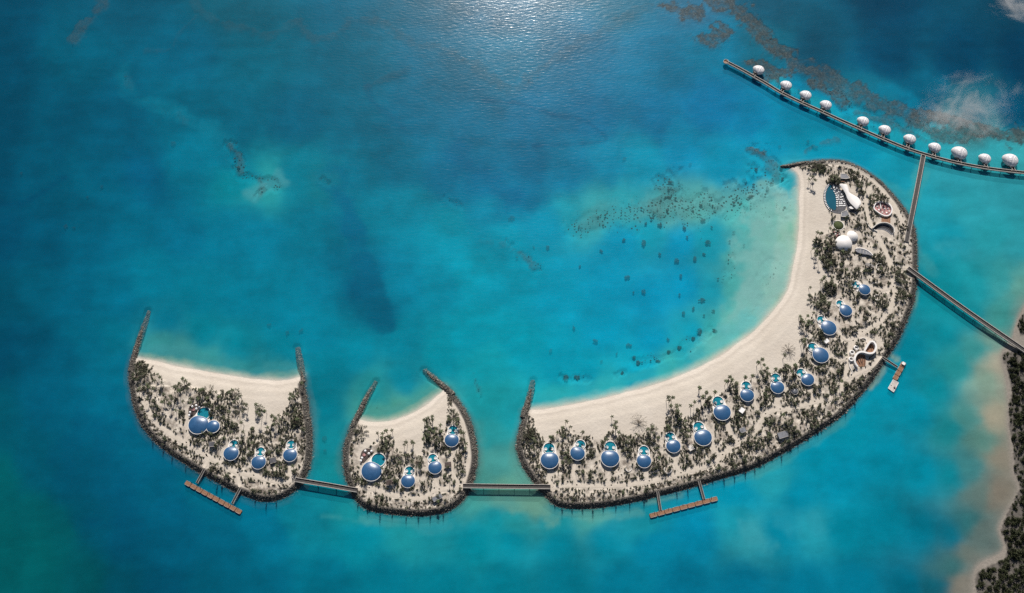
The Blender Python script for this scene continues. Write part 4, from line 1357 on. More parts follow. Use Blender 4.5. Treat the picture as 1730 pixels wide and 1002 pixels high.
OVER = [(1282.2, 115.0, 1271.5, 128.5, 1), (1328.6, 141.1, 1318.7, 156.4, 1), (1361.8, 157.8, 1352.9, 173.2, 1), (1396, 174.3, 1387.9, 188.7, 1), (1458.9, 201.8, 1451.7, 217.5, 1), (1495.8, 216.5, 1489.5, 234, 1.02), (1538, 232.1, 1531.6, 251, 1.04), (1580.2, 246.4, 1576.7, 265.2, 1.04), (1621.8, 255.1, 1620.3, 276, 1.32), (1665, 264.9, 1665.4, 284.2, 1.02), (1707.9, 267.5, 1712.7, 290.2, 1.32)]
for i, (px, py, jx, jy, s_) in enumerate(OVER):
    x, y, _ = G(px, py + 1.0, 7.0)
    a, c, _ = G(jx, jy, jz)
    root = empty('overwater_villa', (x, y, 0))
    tag(root, ['white egg-shaped overwater villa, %s from the round end of the jetty' % ORD[i + 1], 'larger white egg-shaped overwater villa, %s from the round end of the jetty' % ORD[i + 1]][int(s_ > 1.2)], 'villa', 'overwater villas along the jetty')
    LANDMARKS.append((x, y, 'the %s overwater villa' % ORD[i + 1]))
    la, lb = 6.6 * s_, 5.7 * s_
    rot = math.radians(-27)
    # shell: an egg, blunt end to the lower side, over a recessed wall
    V, fcs = [], []
    nu, nv = 40, 14
    for j in range(nv + 1):
        ph = (-0.42 + (PI / 2 + 0.42) * j / nv)
        for k in range(nu):
            t = 2 * PI * k / nu
            r = math.cos(ph)
            u, v_ = la * r * math.cos(t), lb * r * math.sin(t)
            v_ *= 1 + 0.20 * (u / la)
            zz = 4.6 + (4.0 if ph > 0 else 2.6) * s_ * math.sin(ph) * (1 - 0.12 * (u / la))
            V.append((u, v_, zz))
    for j in range(nv):
        for k in range(nu):
            k2 = (k + 1) % nu
            fcs.append((j * nu + k, j * nu + k2, (j + 1) * nu + k2, (j + 1) * nu + k))
    mb = MB().add(V, fcs)
    sh_ = mb.build('shell', M['shell'], root, smooth=True)
    sh_.rotation_euler = (0, 0, rot)
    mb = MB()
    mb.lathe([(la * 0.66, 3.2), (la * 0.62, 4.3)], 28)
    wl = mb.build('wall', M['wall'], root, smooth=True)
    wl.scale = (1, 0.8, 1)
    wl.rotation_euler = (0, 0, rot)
    mb = MB()
    mb.lathe([(0.01, 2.75), (la * 0.86, 2.75), (la * 0.86, 3.25), (0.01, 3.25)], 32)
    dk = mb.build('deck', M['greydeck'], root)
    dk.scale = (1, 0.82, 1)
    dk.rotation_euler = (0, 0, rot)
    dx, dy = a - x, c - y
    dl = math.hypot(dx, dy)
    # solid dark panel painted as the shade in the shell's opening above its walkway
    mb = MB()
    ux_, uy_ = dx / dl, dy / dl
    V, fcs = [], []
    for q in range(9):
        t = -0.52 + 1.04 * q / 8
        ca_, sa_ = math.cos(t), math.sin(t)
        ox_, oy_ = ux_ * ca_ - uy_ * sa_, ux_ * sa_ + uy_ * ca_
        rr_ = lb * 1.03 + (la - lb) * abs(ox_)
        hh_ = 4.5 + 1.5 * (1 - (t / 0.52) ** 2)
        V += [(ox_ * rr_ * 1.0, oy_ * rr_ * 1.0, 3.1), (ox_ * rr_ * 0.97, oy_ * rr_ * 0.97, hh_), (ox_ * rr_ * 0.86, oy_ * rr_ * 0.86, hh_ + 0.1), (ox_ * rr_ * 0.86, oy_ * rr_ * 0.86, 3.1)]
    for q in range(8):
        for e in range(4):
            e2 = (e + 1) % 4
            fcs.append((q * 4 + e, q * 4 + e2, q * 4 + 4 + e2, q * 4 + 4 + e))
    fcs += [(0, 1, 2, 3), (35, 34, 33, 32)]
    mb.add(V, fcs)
    mb.build('doorway_shade', M['wall'], root)
    st = 0.52
    mid = [(dx * (st + (1 - st) * t), dy * (st + (1 - st) * t)) for t in np.linspace(0, 0.93, 6)]
    mid = [(p_[0] + math.sin(t * PI) * 0.5, p_[1]) for p_, t in zip(mid, np.linspace(0, 1, 6))]
    mb = MB()
    mb.strip(mid, 1.15, jz - 0.5, jz - 0.02)
    wk = mb.build('walkway', M['greydeck'], root)
    for sgn in (-1, 1):
        mb = MB()
        fl_ = [(p_[0] , p_[1]) for p_ in mid]
        offp = [np.array(offset(fl_, sgn * (1.3 + (0.9 if q >= 4 else 0) * (q - 3) * 0.6))[q]) for q in range(6)]
        mb.strip([tuple(p_) for p_ in offp], 0.2, jz - 0.55, jz + 1.0)
        mb.build('railing', M['rail'], wk)
    for k in range(8):
        t = 2 * PI * k / 8 + 0.2
        mb = MB()
        mb.tube([(la * 0.7 * math.cos(t), la * 0.58 * math.sin(t), -3.2), (la * 0.7 * math.cos(t), la * 0.58 * math.sin(t), 2.76)], 0.22, 6)
        mb.build('pile', M['pile'], root)

BZ = 4.2
walkway('footbridge', 'long straight footbridge from the overwater jetty down to the crescent island', 'bridge', [(1560.0, 262.5), (1545.6, 336), (1531.4, 408)], 2.0, 3.9, 'footbridges', M['greydeck'], 1.0, 12, lambda t: 3.56 + 0.6 * math.sin(t * PI))
walkway('footbridge', 'straight footbridge from the crescent island out to the mainland shore', 'bridge', [(1533.5, 453), (1630, 523), (1731, 592.5), (1790, 633)], 1.95, 4.4, 'footbridges', M['greydeck'], 1.0, 12)
walkway('footbridge', 'short sloping footbridge between the western and the middle islet', 'bridge', [(499, 810.5), (550, 819), (604, 828.5)], 1.75, BZ, 'footbridges', M['greydeck'], 1.0, 12)
walkway('footbridge', 'level footbridge between the middle islet and the crescent island', 'bridge', [(782, 821), (856, 822), (930, 822.8)], 1.75, BZ, 'footbridges', M['greydeck'], 1.0, 12)


def dock(label, main, width, gang, joints, posts=True):
    zt = 1.25
    a, c = G(*main[0], zt), G(*main[1], zt)
    root = empty('boat_dock', (a[0], a[1], 0), math.atan2(c[1] - a[1], c[0] - a[0]))
    tag(root, label, 'dock', 'brown timber boat docks')
    L = math.hypot(c[0] - a[0], c[1] - a[1])
    hw = width / 2
    segs = np.linspace(0, L, joints + 1)
    for k in range(joints):
        mb = MB()
        mb.box(segs[k] + 0.22, segs[k + 1] - 0.22, -hw, hw, 0.2, zt)
        dk = mb.build('deck', M['timber'], root)
        for sgn in (-1, 1):
            mb = MB()
            y0, y1 = sorted((sgn * hw, sgn * (hw + 0.2)))
            mb.box(segs[k] + 0.9, segs[k + 1] - 0.9, y0, y1, 0.1, zt + 0.22)
            mb.build('fender', M['rail'], dk)
    mb = MB()
    mb.box(0.1, L - 0.1, -hw * 0.9, hw * 0.9, -0.4, 0.18)
    mb.build('float', M['pile'], root)
    if posts:
        for t in np.linspace(L * 0.08, L * 0.92, max(3, joints // 2 + 1)):
            mb = MB()
            mb.tube([(t, hw + 0.6, -3.2), (t, hw + 0.6, 3.4)], 0.2, 6)
            mb.build('mooring_pile', M['pile'], root)
    inv = Matrix.Rotation(-root.rotation_euler.z, 4, 'Z')
    for (p0, p1) in gang:
        g0, g1 = G(*p0, 2.8), G(*p1, 1.5)
        q0 = inv @ Vector((g0[0] - a[0], g0[1] - a[1], 0))
        q1 = inv @ Vector((g1[0] - a[0], g1[1] - a[1], 0))
        pts = [(q0.x + (q1.x - q0.x) * t, q0.y + (q1.y - q0.y) * t) for t in (0, 0.5, 1)]
        mb = MB()
        mb.strip(pts, 0.85, [2.7, 2.1, 1.35], [3.0, 2.4, 1.65])
        gw = mb.build('gangway', M['greydeck'], root)
        for sgn in (-1, 1):
            mb = MB()
            mb.strip(offset(pts, sgn * 1.0), 0.13, [2.8, 2.2, 1.45], [3.9, 3.3, 2.55])
            mb.build('railing', M['rail'], gw)
    return root


dock('long brown dock moored off the lower side of the western islet', [(313.0, 814.5), (407.6, 866.0)], 3.6, [((346, 792.5), (333, 816.5)), ((406.8, 824.5), (392.5, 851.5))], 10)
dock('long brown dock moored off the lower side of the crescent island', [(1097.4, 871.6), (1212.4, 841.8)], 3.6, [((1110.7, 830.5), (1116, 862.8)), ((1180.8, 812.8), (1189.4, 844))], 9)
dk = dock('short brown dock with a pale pontoon at its end, off the crescent\'s east side', [(1527.2, 612.5), (1511.5, 641.0)], 4.2, [((1490.0, 604.0), (1515.8, 620.6))], 4)
mb = MB()
mb.box(0.6, 3.0, -1.3, 1.3, 1.26, 2.6)
kio = mb.build('kiosk', M['white'], dk)
mb = MB()
mb.box(0.4, 3.2, -1.5, 1.5, 2.61, 2.8)
mb.build('roof', M['white'], kio)
# pale pontoon
A, B, C_, D_ = [G(*p_, 0.9) for p_ in ((1509, 641.2), (1518, 646.6), (1509.8, 662.4), (1500.4, 655.8))]
cx, cy = (A[0] + C_[0]) / 2, (A[1] + C_[1]) / 2
root = empty('floating_pontoon', (cx, cy, 0))
tag(root, 'pale square floating pontoon at the end of the short east dock', 'pontoon')
mb = MB()
mb.prism([(p_[0] - cx, p_[1] - cy) for p_ in (A, B, C_, D_)], -0.5, 0.9)
mb.build('deck', M['pontoon'], root)
for p_, q_ in ((A, B), (B, C_), (C_, D_), (D_, A)):
    mb = MB()
    mb.strip([(p_[0] - cx, p_[1] - cy), (q_[0] - cx, q_[1] - cy)], 0.16, 0.55, 1.08)
    mb.build('fender', M['daybed'], root)
mb = MB()
mb.box(-0.2, 1.5, -2.6, -1.3, 0.9, 1.8)
mb.build('locker', M['wall'], root)
mb = MB()
mb.box(-2.4, -1.6, 0.6, 1.8, 0.9, 1.5)
mb.build('bollard_box', M['pale'], root)

# ------------------------------------------------------------------ pool club at the north end
def poly_thing(name, label, cat, pts_px, z_px, mat, z0, z1, group=None, smooth=True, parent=None):
    c0 = ground(np.mean([p_[0] for p_ in pts_px]), np.mean([p_[1] for p_ in pts_px]))
    P = GA(pts_px, c0[2] + z_px)
    P = P - np.array(c0[:2])
    if smooth:
        P = smooth_loop(P, 1.0)
    mb = MB()
    mb.prism([tuple(p_) for p_ in P], z0, z1)
    o = mb.build(name, mat)
    o.location = c0
    if label:
        tag(o, label, cat, group)
    return o, c0, P


hz = lambda pts: Z(5.725, 1360, 265, pts)
deck, c0, Pd = poly_thing('pool_terrace', 'dark terrace around the lens-shaped pool', 'terrace', hz([(248, 240), (205, 290), (180, 345), (178, 405), (192, 460), (222, 508), (262, 535), (320, 548), (370, 552), (385, 520), (400, 470), (385, 410), (350, 340), (312, 275), (280, 238)]), 0.2, M['darkdeck'], -1.0, 0.25)
px_, py_ = hz([(250, 400)])[0][:2]
LANDMARKS.append((*G(px_, py_)[:2], 'the lens-shaped pool'))
pool, c1, Pp = poly_thing('swimming_pool', 'deep blue lens-shaped swimming pool by the white sail roof', 'pool', hz([(244, 268), (216, 305), (200, 355), (199, 408), (213, 458), (240, 498), (272, 516), (298, 512), (306, 455), (303, 400), (288, 340), (266, 298)]), 0.3, M['deeppool'], -1.0, 0.34)
mb = MB()
lp = [tuple(p_) for p_ in Pp] + [tuple(Pp[0])]
mb.strip(lp, 0.22, 0.0, 0.5)
mb.build('coping', M['greydeck'], pool)


def lounger_mesh(big=False):
    l, w_ = (2.1, 0.8) if not big else (1.9, 1.15)
    mb = MB()
    mb.box(-l / 2, l * 0.15, -w_ / 2, w_ / 2, 0.25, 0.42)
    mb.add([(l * 0.15, -w_ / 2, 0.25), (l * 0.15, w_ / 2, 0.25), (l / 2, w_ / 2, 0.75), (l / 2, -w_ / 2, 0.75), (l * 0.15, -w_ / 2, 0.42), (l * 0.15, w_ / 2, 0.42), (l / 2, w_ / 2, 0.92), (l / 2, -w_ / 2, 0.92)],
           [(0, 1, 2, 3), (4, 7, 6, 5), (0, 3, 7, 4), (1, 5, 6, 2), (2, 6, 7, 3)])
    for sx in (-0.42, 0.35):
        for sy in (-0.4, 0.4):
            mb.box(sx * l - 0.05, sx * l + 0.05, sy * w_ - 0.05, sy * w_ + 0.05, 0, 0.3)
    return mb


l0 = lounger_mesh().build('sun_lounger', M['daybed'])
arc = smooth_line([G(*p_, c0[2])[:2] for p_ in hz([(232, 268), (206, 300), (190, 345), (187, 400), (201, 455), (228, 500), (262, 526)])], 0.5)
La = np.concatenate([[0], np.cumsum(np.linalg.norm(np.diff(arc, axis=0), axis=1))])
cen = np.array(G(*hz([(300, 390)])[0][:2], c0[2])[:2])
ts = np.arange(1.0, La[-1], 1.9)
for k, t in enumerate(ts):
    o = l0 if k == 0 else l0.copy()
    if k:
        COL.objects.link(o)
    x, y = np.interp(t, La, arc[:, 0]), np.interp(t, La, arc[:, 1])
    o.location = (x, y, c0[2] + 0.25)
    o.rotation_euler = (0, 0, math.atan2(cen[1] - y, cen[0] - x) + PI)
    tag(o, 'white sun lounger on the lens-shaped pool\'s outer curve, %s from the top' % ordinal(k + 1), 'sun lounger', 'sun loungers around the lens-shaped pool')
b0 = lounger_mesh(True).build('daybed', M['daybed'])
bz = lambda pts: Z(16.7, 1385, 290, pts)
BED = bz([(335, 478), (390, 455), (405, 555), (440, 612), (462, 668), (470, 730), (482, 790), (484, 850), (486, 905), (486, 968), (490, 590), (520, 660), (535, 770), (560, 850), (565, 905), (560, 960), (440, 505), (600, 790), (640, 700), (640, 790), (620, 900), (600, 960), (550, 500), (590, 560), (410, 430), (455, 540), (530, 560), (505, 720), (590, 720), (610, 850), (660, 960), (700, 900), (680, 840), (590, 900), (380, 410), (480, 460), (620, 630), (700, 960)])
for k, (sx, sy) in enumerate(BED):
    o = b0 if k == 0 else b0.copy()
    if k:
        COL.objects.link(o)
    x, y, _ = G(sx, sy, c0[2] + 0.6)
    o.location = (x, y, c0[2] + 0.25)
    o.rotation_euler = (0, 0, rng.uniform(-0.25, 0.15) + (PI if k < 10 else rng.choice([0.0, PI / 2])))
    tag(o, 'white daybed between the lens-shaped pool and sail roof, %s from its top end' % ordinal(k + 1), 'daybed', 'daybeds beside the lens-shaped pool')

# sail roof
sail_px = [(335, 262), (372, 262), (407, 266), (424, 305), (436, 342), (478, 368), (520, 394), (546, 440), (532, 474), (506, 502), (470, 472), (440, 442), (414, 402), (394, 352), (368, 308)]
cxy = G(*hz([(450, 390)])[0][:2], 6.5)
P = np.array([G(p_[0], p_[1], 7.5)[:2] for p_ in hz(sail_px)]) - np.array(cxy[:2])
P = smooth_loop(P, 0.8)
gz = ISO['crescent'].z(*cxy[:2])
root = empty('sail_pavilion', (cxy[0], cxy[1], gz))
tag(root, 'white flowing sail-shaped roof over the bar beside the lens-shaped pool', 'pavilion')
LANDMARKS.append((cxy[0], cxy[1], 'the white sail roof'))
# spine of the roof for a domed section
spine = smooth_line(np.array([G(p_[0], p_[1], 7.5)[:2] for p_ in hz([(372, 264), (402, 310), (428, 365), (470, 415), (518, 470)])]) - np.array(cxy[:2]), 0.5)
V, fcs = [], []
n = len(P)
sp = np.array([spine[np.argmin(np.hypot(*(spine - q).T))] for q in P])
RN = 6
for j in range(RN + 1):
    t = j / RN
    for k in range(n):
        q = P[k] * (1 - t) + sp[k] * t
        V.append((q[0], q[1], 4.3 + 1.1 * (1 - (1 - t) ** 2)))
for j in range(RN):
    for k in range(n):
        k2 = (k + 1) % n
        fcs.append((j * n + k, j * n + k2, (j + 1) * n + k2, (j + 1) * n + k))
mb = MB().add(V, fcs)
V2 = [(p_[0] * 0.995, p_[1] * 0.995, 4.0) for p_ in P] + [(p_[0], p_[1], 4.3) for p_ in P]
mb.add(V2, [(k, (k + 1) % n, n + (k + 1) % n, n + k) for k in range(n)] + [tuple(range(n - 1, -1, -1))])
mb.build('roof', M['white'], root, smooth=True)
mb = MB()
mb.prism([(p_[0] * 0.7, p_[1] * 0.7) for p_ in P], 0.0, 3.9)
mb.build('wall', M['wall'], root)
for k in range(0, n, max(1, n // 9)):
    mb = MB()
    mb.tube([(P[k][0] * 0.93, P[k][1] * 0.93, 0), (P[k][0] * 0.93, P[k][1] * 0.93, 4.05)], 0.18, 8)
    mb.build('column', M['white'], root)
o, _, _ = poly_thing('sail_shade_terrace', 'dark terrace slab coloured as the shade below the white sail roof', 'terrace', hz([(352, 330), (388, 400), (420, 460), (470, 500), (500, 520), (470, 540), (420, 530), (398, 470), (372, 400)]), 0.2, M['darkdeck'], -0.8, 0.2)  # the sail roof's shade is put into this slab's dark colour
# white petal canopy and blue-grey court south of it
o, cc, _ = poly_thing('petal_canopy', 'small white petal-shaped canopy below the sail roof', 'canopy', hz([(424, 488), (446, 480), (474, 492), (468, 503), (440, 503)]), 2.5, M['white'], 2.5, 2.75)
mb = MB()
mb.tube([(0, 0, -0.1), (0, 0, 2.51)], 0.2, 8)
mb.build('post', M['white'], o)
o, cc, _ = poly_thing('changing_hut', 'square blue-grey flat roofed hut below the lens-shaped pool', 'hut', hz([(352, 536), (404, 516), (436, 580), (350, 578)]), 2.6, M['greyroof'], -0.3, 2.6, smooth=False)
mb = MB()
P_ = [(p_.co.x, p_.co.y) for p_ in o.data.vertices][:4]
for k in range(4):
    mb.strip([P_[k], P_[(k + 1) % 4]], 0.2, 2.5, 2.95)
mb.build('parapet', M['pale'], o)
o, cc, _ = poly_thing('service_hut', 'grey flat roofed hut between the sail roof and the north revetment', 'hut', hz([(345, 162), (402, 168), (430, 205), (398, 212), (345, 208)]), 2.8, M['greyroof'], -0.3, 2.8, smooth=False)
mb = MB()
P_ = [(p_.co.x, p_.co.y) for p_ in o.data.vertices][:5]
for k in range(5):
    mb.strip([P_[k], P_[(k + 1) % 5]], 0.2, 2.7, 3.1)
mb.build('parapet', M['pale'], o)
# planter wall, brown
o, cc, _ = poly_thing('planter_wall', 'short brown planter wall above the sail roof', 'planter', hz([(330, 228), (380, 232), (388, 240), (332, 242)]), 0.6, M['timber'], -0.3, 0.7)

# round lawn
x, y, z = ground(1416.4, 381.0)
root = empty('round_lawn', (x, y, z))
tag(root, 'round green lawn with a pale kerb below the lens-shaped pool', 'lawn')
LANDMARKS.append((x, y, 'the round lawn'))
rr = 8.6 * S(381)
mb = MB()
mb.lathe([(rr, -0.5), (rr, 0.25), (0.01, 0.35)], 36)
mb.build('turf', M['lawn'], root, smooth=True)
ring_part('kerb', 0, 0, rr + 0.5, 0.5, -0.6, 0.5, root, M['white'], 40)

# white twin-domed hall
x, y, z = ground(1427, 413)
hx, hy, _ = G(1427.0, 408.5, z + 6)
root = empty('domed_hall', (hx, hy, z))
tag(root, 'big white hall of two joined smooth domes beside the round lawn', 'hall')
LANDMARKS.append((hx, hy, 'the white twin-domed hall'))
R1 = 14.2 * S(409)
d1, rf1 = dome_part('roof', 0, 0, R1, 2.6, R1 * 0.52, root, M['white'], math.radians(65), -0.10)
mb = MB()
mb.lathe([(R1 * 0.97, -0.3), (R1 * 0.97, 2.5)], 44)
mb.build('wall', M['pale'], root)
h2 = G(1441.4, 397.0, z + 5)
R2 = 9.6 * S(397)
dome_part('roof', h2[0] - hx, h2[1] - hy, R2, 2.4, R2 * 0.5, root, M['white'], math.radians(115), -0.10)
mb = MB()
mb.lathe([(R2 * 0.96, -0.3), (R2 * 0.96, 2.3)], 40, h2[0] - hx, h2[1] - hy)
mb.build('wall', M['pale'], root)
# plaza with small tables
o, cc, _ = poly_thing('plaza', 'reddish brown plaza with seats above the white twin-domed hall', 'plaza', hz([(268, 718), (300, 708), (340, 735), (345, 760), (318, 770), (300, 800), (290, 770)]), 0.2, M['browndeck'], -0.6, 0.25)
for k, (sx, sy) in enumerate(hz([(283, 728), (300, 722), (318, 735), (296, 748), (315, 755), (332, 748), (303, 768)])):
    ax, ay, _ = G(sx, sy, cc[2] + 1.8)
    root = empty('parasol', (ax, ay, cc[2] + 0.25))
    tag(root, 'pale parasol on the reddish plaza, %s going away from the round lawn' % ORD[k + 1], 'parasol', 'parasols on the plaza')
    mb = MB()
    mb.lathe([(1.0, 1.7), (0.02, 2.3)], 8)
    mb.build('canopy', M['pale'] if k % 2 else M['pinkdeck'], root)
    mb = MB()
    mb.tube([(0, 0, 0), (0, 0, 2.2)], 0.05, 6)
    mb.build('pole', M['greydeck'], root)

# long grey vaulted building east of the domes
bl = hz([(488, 892), (520, 885), (560, 890), (600, 905), (635, 930), (655, 955), (630, 952), (600, 945), (560, 940), (520, 928), (495, 915)])
o, cc, Pb = poly_thing('vaulted_store', 'low grey vaulted building with white edge below the twin-domed hall', 'building', bl, 2.5, M['greyroof'], -0.3, 2.6)
LANDMARKS.append((cc[0], cc[1], 'the grey vaulted building'))
mb = MB()
mb.strip([tuple(p_) for p_ in Pb[:len(Pb) * 6 // 11]], 0.35, 2.2, 3.1)
mb.build('parapet', M['white'], o)
for k in range(6):
    t = k / 5
    mb = MB()
    c_ = Pb[int(len(Pb) * (0.08 + 0.40 * t))]
    e_ = Pb[int(len(Pb) * (0.95 - 0.40 * t)) % len(Pb)]
    mb.strip([tuple(c_ * 0.95 + e_ * 0.05), tuple(c_ * 0.1 + e_ * 0.9)], 0.16, 2.58, 2.8)
    mb.build('roof_beam', M['rail'], o)
o, cc, Pb = poly_thing('slatted_shelter', 'grey slatted roof shelter among trees below the vaulted building', 'shelter', Z(5.895, 1340, 430, [(722, 84), (770, 92), (812, 118), (800, 132), (760, 122), (720, 108)]), 2.6, M['greyroof'], 2.3, 2.6, smooth=False)
for k in range(4):
    t = (k + 0.5) / 4
    a_ = Pb[0] * (1 - t) + Pb[5] * t
    c_ = Pb[2] * (1 - t) + Pb[3] * t
    mb = MB()
    mb.strip([tuple(a_), tuple(c_)], 0.14, 2.59, 2.8)
    mb.build('slat', M['rail'], o)
for k in (0, 2, 3, 5):
    mb = MB()
    mb.tube([(Pb[k][0] * 0.93, Pb[k][1] * 0.93, -0.3), (Pb[k][0] * 0.93, Pb[k][1] * 0.93, 2.31)], 0.14, 6)
    mb.build('post', M['pile'], o)

# oval court
x, y, z = ground(1492, 355)
root = empty('oval_court', (x, y, z))
tag(root, 'oval courtyard with a white rim and faded pink floor near the east revetment', 'courtyard')
LANDMARKS.append((x, y, 'the oval pink court'))
ov = smooth_loop(np.array([G(*p_, z + 2.2)[:2] for p_ in hz([(668, 498), (680, 455), (725, 432), (785, 440), (828, 470), (842, 510), (830, 548), (795, 570), (750, 560), (700, 530)])]) - np.array([x, y]), 1.0)
mb = MB()
mb.prism([tuple(p_ * 0.97) for p_ in ov], -0.5, 0.3)
mb.build('floor', M['pinkdeck'], root)
mb = MB()
mb.strip([tuple(p_) for p_ in ov] + [tuple(ov[0])], 0.55, -0.3, 2.4)
mb.build('rim_wall', M['white'], root)
mb = MB()
a_, c_ = [np.array(G(*p_, z + 2)[:2]) - np.array([x, y]) for p_ in hz([(727, 436), (735, 500)])]
mb.strip([tuple(a_), tuple(c_)], 0.4, 0.3, 2.2)
mb.build('spur_wall', M['white'], root)
for k, (sx, sy) in enumerate(hz([(700, 480), (715, 512), (748, 535), (770, 500), (800, 500), (790, 540), (815, 525)])):
    ax, ay, _ = G(sx, sy, z + 0.8)
    mb = MB()
    mb.lathe([(0.9, 0.2), (0.9, 0.9), (0.5, 1.0), (0.01, 1.0)], 14, ax - x, ay - y)
    mb.build('round_bench', M['white'] if k % 2 else M['pale'], root)
o, cc, _ = poly_thing('timber_terrace', 'square timber terrace between the oval pink court and the crescent theatre', 'terrace', hz([(742, 572), (828, 572), (826, 640), (800, 645), (740, 632)]), 0.3, M['timber'], -0.6, 0.32, smooth=False)
# sunken crescent theatre
x, y, z = ground(1494, 388)
root = empty('crescent_theatre', (x, y, z))
tag(root, 'dark crescent-shaped sunken theatre with a white curved rim wall', 'theatre')
LANDMARKS.append((x, y, 'the crescent theatre'))
outer = smooth_line(np.array([G(*p_, z + 2.4)[:2] for p_ in hz([(655, 690), (690, 658), (735, 640), (785, 640), (830, 660), (858, 695), (862, 735)])]) - np.array([x, y]), 1.0)
inner = smooth_line(np.array([G(*p_, z)[:2] for p_ in hz([(660, 700), (700, 700), (740, 702), (775, 712), (810, 735), (835, 755), (858, 745)])]) - np.array([x, y]), 1.0)
mb = MB()
mb.prism([tuple(p_) for p_ in outer] + [tuple(p_) for p_ in inner[::-1]], -0.4, 0.3)
mb.build('floor', M['greyroof'], root)
mb = MB()
mb.strip([tuple(p_) for p_ in outer], 0.4, -0.3, 3.4)
mb.build('rim_wall', M['pale'], root)
for t in (0.3, 0.55, 0.78):
    m_ = min(len(outer), len(inner))
    oo = outer[np.linspace(0, len(outer) - 1, m_).astype(int)]
    ii = inner[np.linspace(0, len(inner) - 1, m_).astype(int)]
    mb = MB()
    ln_ = oo * (1 - t) + ii * t
    mb.strip([tuple(p_) for p_ in ln_[2:-2]], 0.35, 0.29, 1.5 - t * 1.3)
    mb.build('step', M['greydeck'], root)
# curved garden wall beside it
x, y, z = ground(1468, 392)
ln_ = smooth_line(np.array([G(*p_, z + 1)[:2] for p_ in hz([(598, 630), (612, 660), (635, 685), (665, 702), (700, 720)])]) - np.array([x, y]), 1.0)
mb = MB()
mb.strip([tuple(p_) for p_ in ln_], 0.35, -0.5, 1.1)
o = mb.build('garden_wall', M['pale'])
o.location = (x, y, z)
tag(o, 'low pale curving garden wall beside the crescent theatre', 'wall')

# S-shaped spa pavilion
sz = lambda pts: Z(9.545, 1430, 565, pts)
x, y, z = ground(1456, 600)
root = empty('curved_pavilion', (x, y, z))
tag(root, 'white S-shaped walled pavilion with brown decks near the short east dock', 'pavilion')
LANDMARKS.append((x, y, 'the S-shaped pavilion'))
wl = [(300, 252), (338, 185), (378, 122), (408, 112), (440, 116), (472, 160), (480, 210), (462, 262), (425, 295), (370, 303), (320, 292), (275, 280), (225, 280), (180, 302), (150, 342), (136, 390), (146, 450), (190, 508)]
ln_ = smooth_line(np.array([G(*p_, z + 4.6)[:2] for p_ in sz(wl)]) - np.array([x, y]), 0.8)
mb = MB()
k = len(ln_)
mb.strip([tuple(p_) for p_ in ln_], 0.85, -0.3, [4.6 if 0.2 < i / k < 0.85 else 3.2 + 1.4 * min(1, i / k / 0.2, (1 - i / k) / 0.15) for i in range(k)])
mb.build('wall', M['white'], root)
for pts in ([(385, 130), (440, 130), (466, 180), (468, 230), (430, 285), (350, 292), (305, 268)], [(170, 335), (230, 300), (290, 320), (310, 400), (302, 505), (235, 520), (195, 505), (160, 440)]):
    P = smooth_loop(np.array([G(*p_, z + 0.5)[:2] for p_ in sz(pts)]) - np.array([x, y]), 1.2)
    mb = MB()
    mb.prism([tuple(p_) for p_ in P], -0.4, 0.4)
    mb.build('deck', M['timber'], root)
for (a_, c_) in (((395, 150), (400, 270)), ((215, 375), (245, 470)), ((255, 360), (262, 490)), ((290, 360), (295, 500)), ((175, 400), (220, 480))):
    p_, q_ = [np.array(G(*r_, z + 0.5)[:2]) - np.array([x, y]) for r_ in sz([a_, c_])]
    mb = MB()
    mb.strip([tuple(p_), tuple(q_)], 0.12, 0.38, 1.3)
    mb.build('deck_screen', M['browndeck'], root)
for k, (sx, sy, ra, rb) in enumerate([(160, 215, 45, 34), (92, 292, 36, 42), (78, 400, 38, 44)]):
    ax, ay, _ = G(*sz([(sx, sy)])[0], z + 2.0)
    rt = empty('round_cabin', (ax, ay, z))
    tag(rt, 'white open-topped round cabin by the S-shaped pavilion, %s of three going down' % ('uppermost', 'middle', 'lowest')[k], 'cabin', 'round cabins by the S-shaped pavilion')
    r_ = 40 / 9.545 * S(600)
    mb = MB()
    mb.lathe([(r_, -0.4), (r_ * 1.02, 2.4), (r_ * 0.8, 2.75), (r_ * 0.62, 2.5), (r_ * 0.62, 0.4)], 28)
    mb.build('wall', M['white'], rt, smooth=True)
    mb = MB()
    mb.lathe([(r_ * 0.62, 0.3), (0.01, 0.3)], 20)
    mb.build('floor', M['greydeck'], rt)
    mb = MB()
    mb.lathe([(r_ * 0.3, 0.3), (r_ * 0.3, 1.0), (0.01, 1.05)], 14, r_ * 0.12, -r_ * 0.1)
    mb.build('tub', M['daybed'], rt)
for k, (a_, c_) in enumerate((((112, 505), (132, 548)), ((145, 555), (180, 580)))):
    p_, q_ = [G(*r_, z + 0.8) for r_ in sz([a_, c_])]
    mb = MB()
    mb.strip([(0, 0), ((q_[0] - p_[0]) / 2, (q_[1] - p_[1]) / 2 + 0.25), (q_[0] - p_[0], q_[1] - p_[1])], 0.55, -0.4, 0.8)
    o = mb.build('curved_bench', M['white'])
    o.location = (p_[0], p_[1], z)
    tag(o, 'short white curved bench at the foot of the S-shaped pavilion, %s one' % ('upper', 'lower')[k], 'bench', 'curved benches')
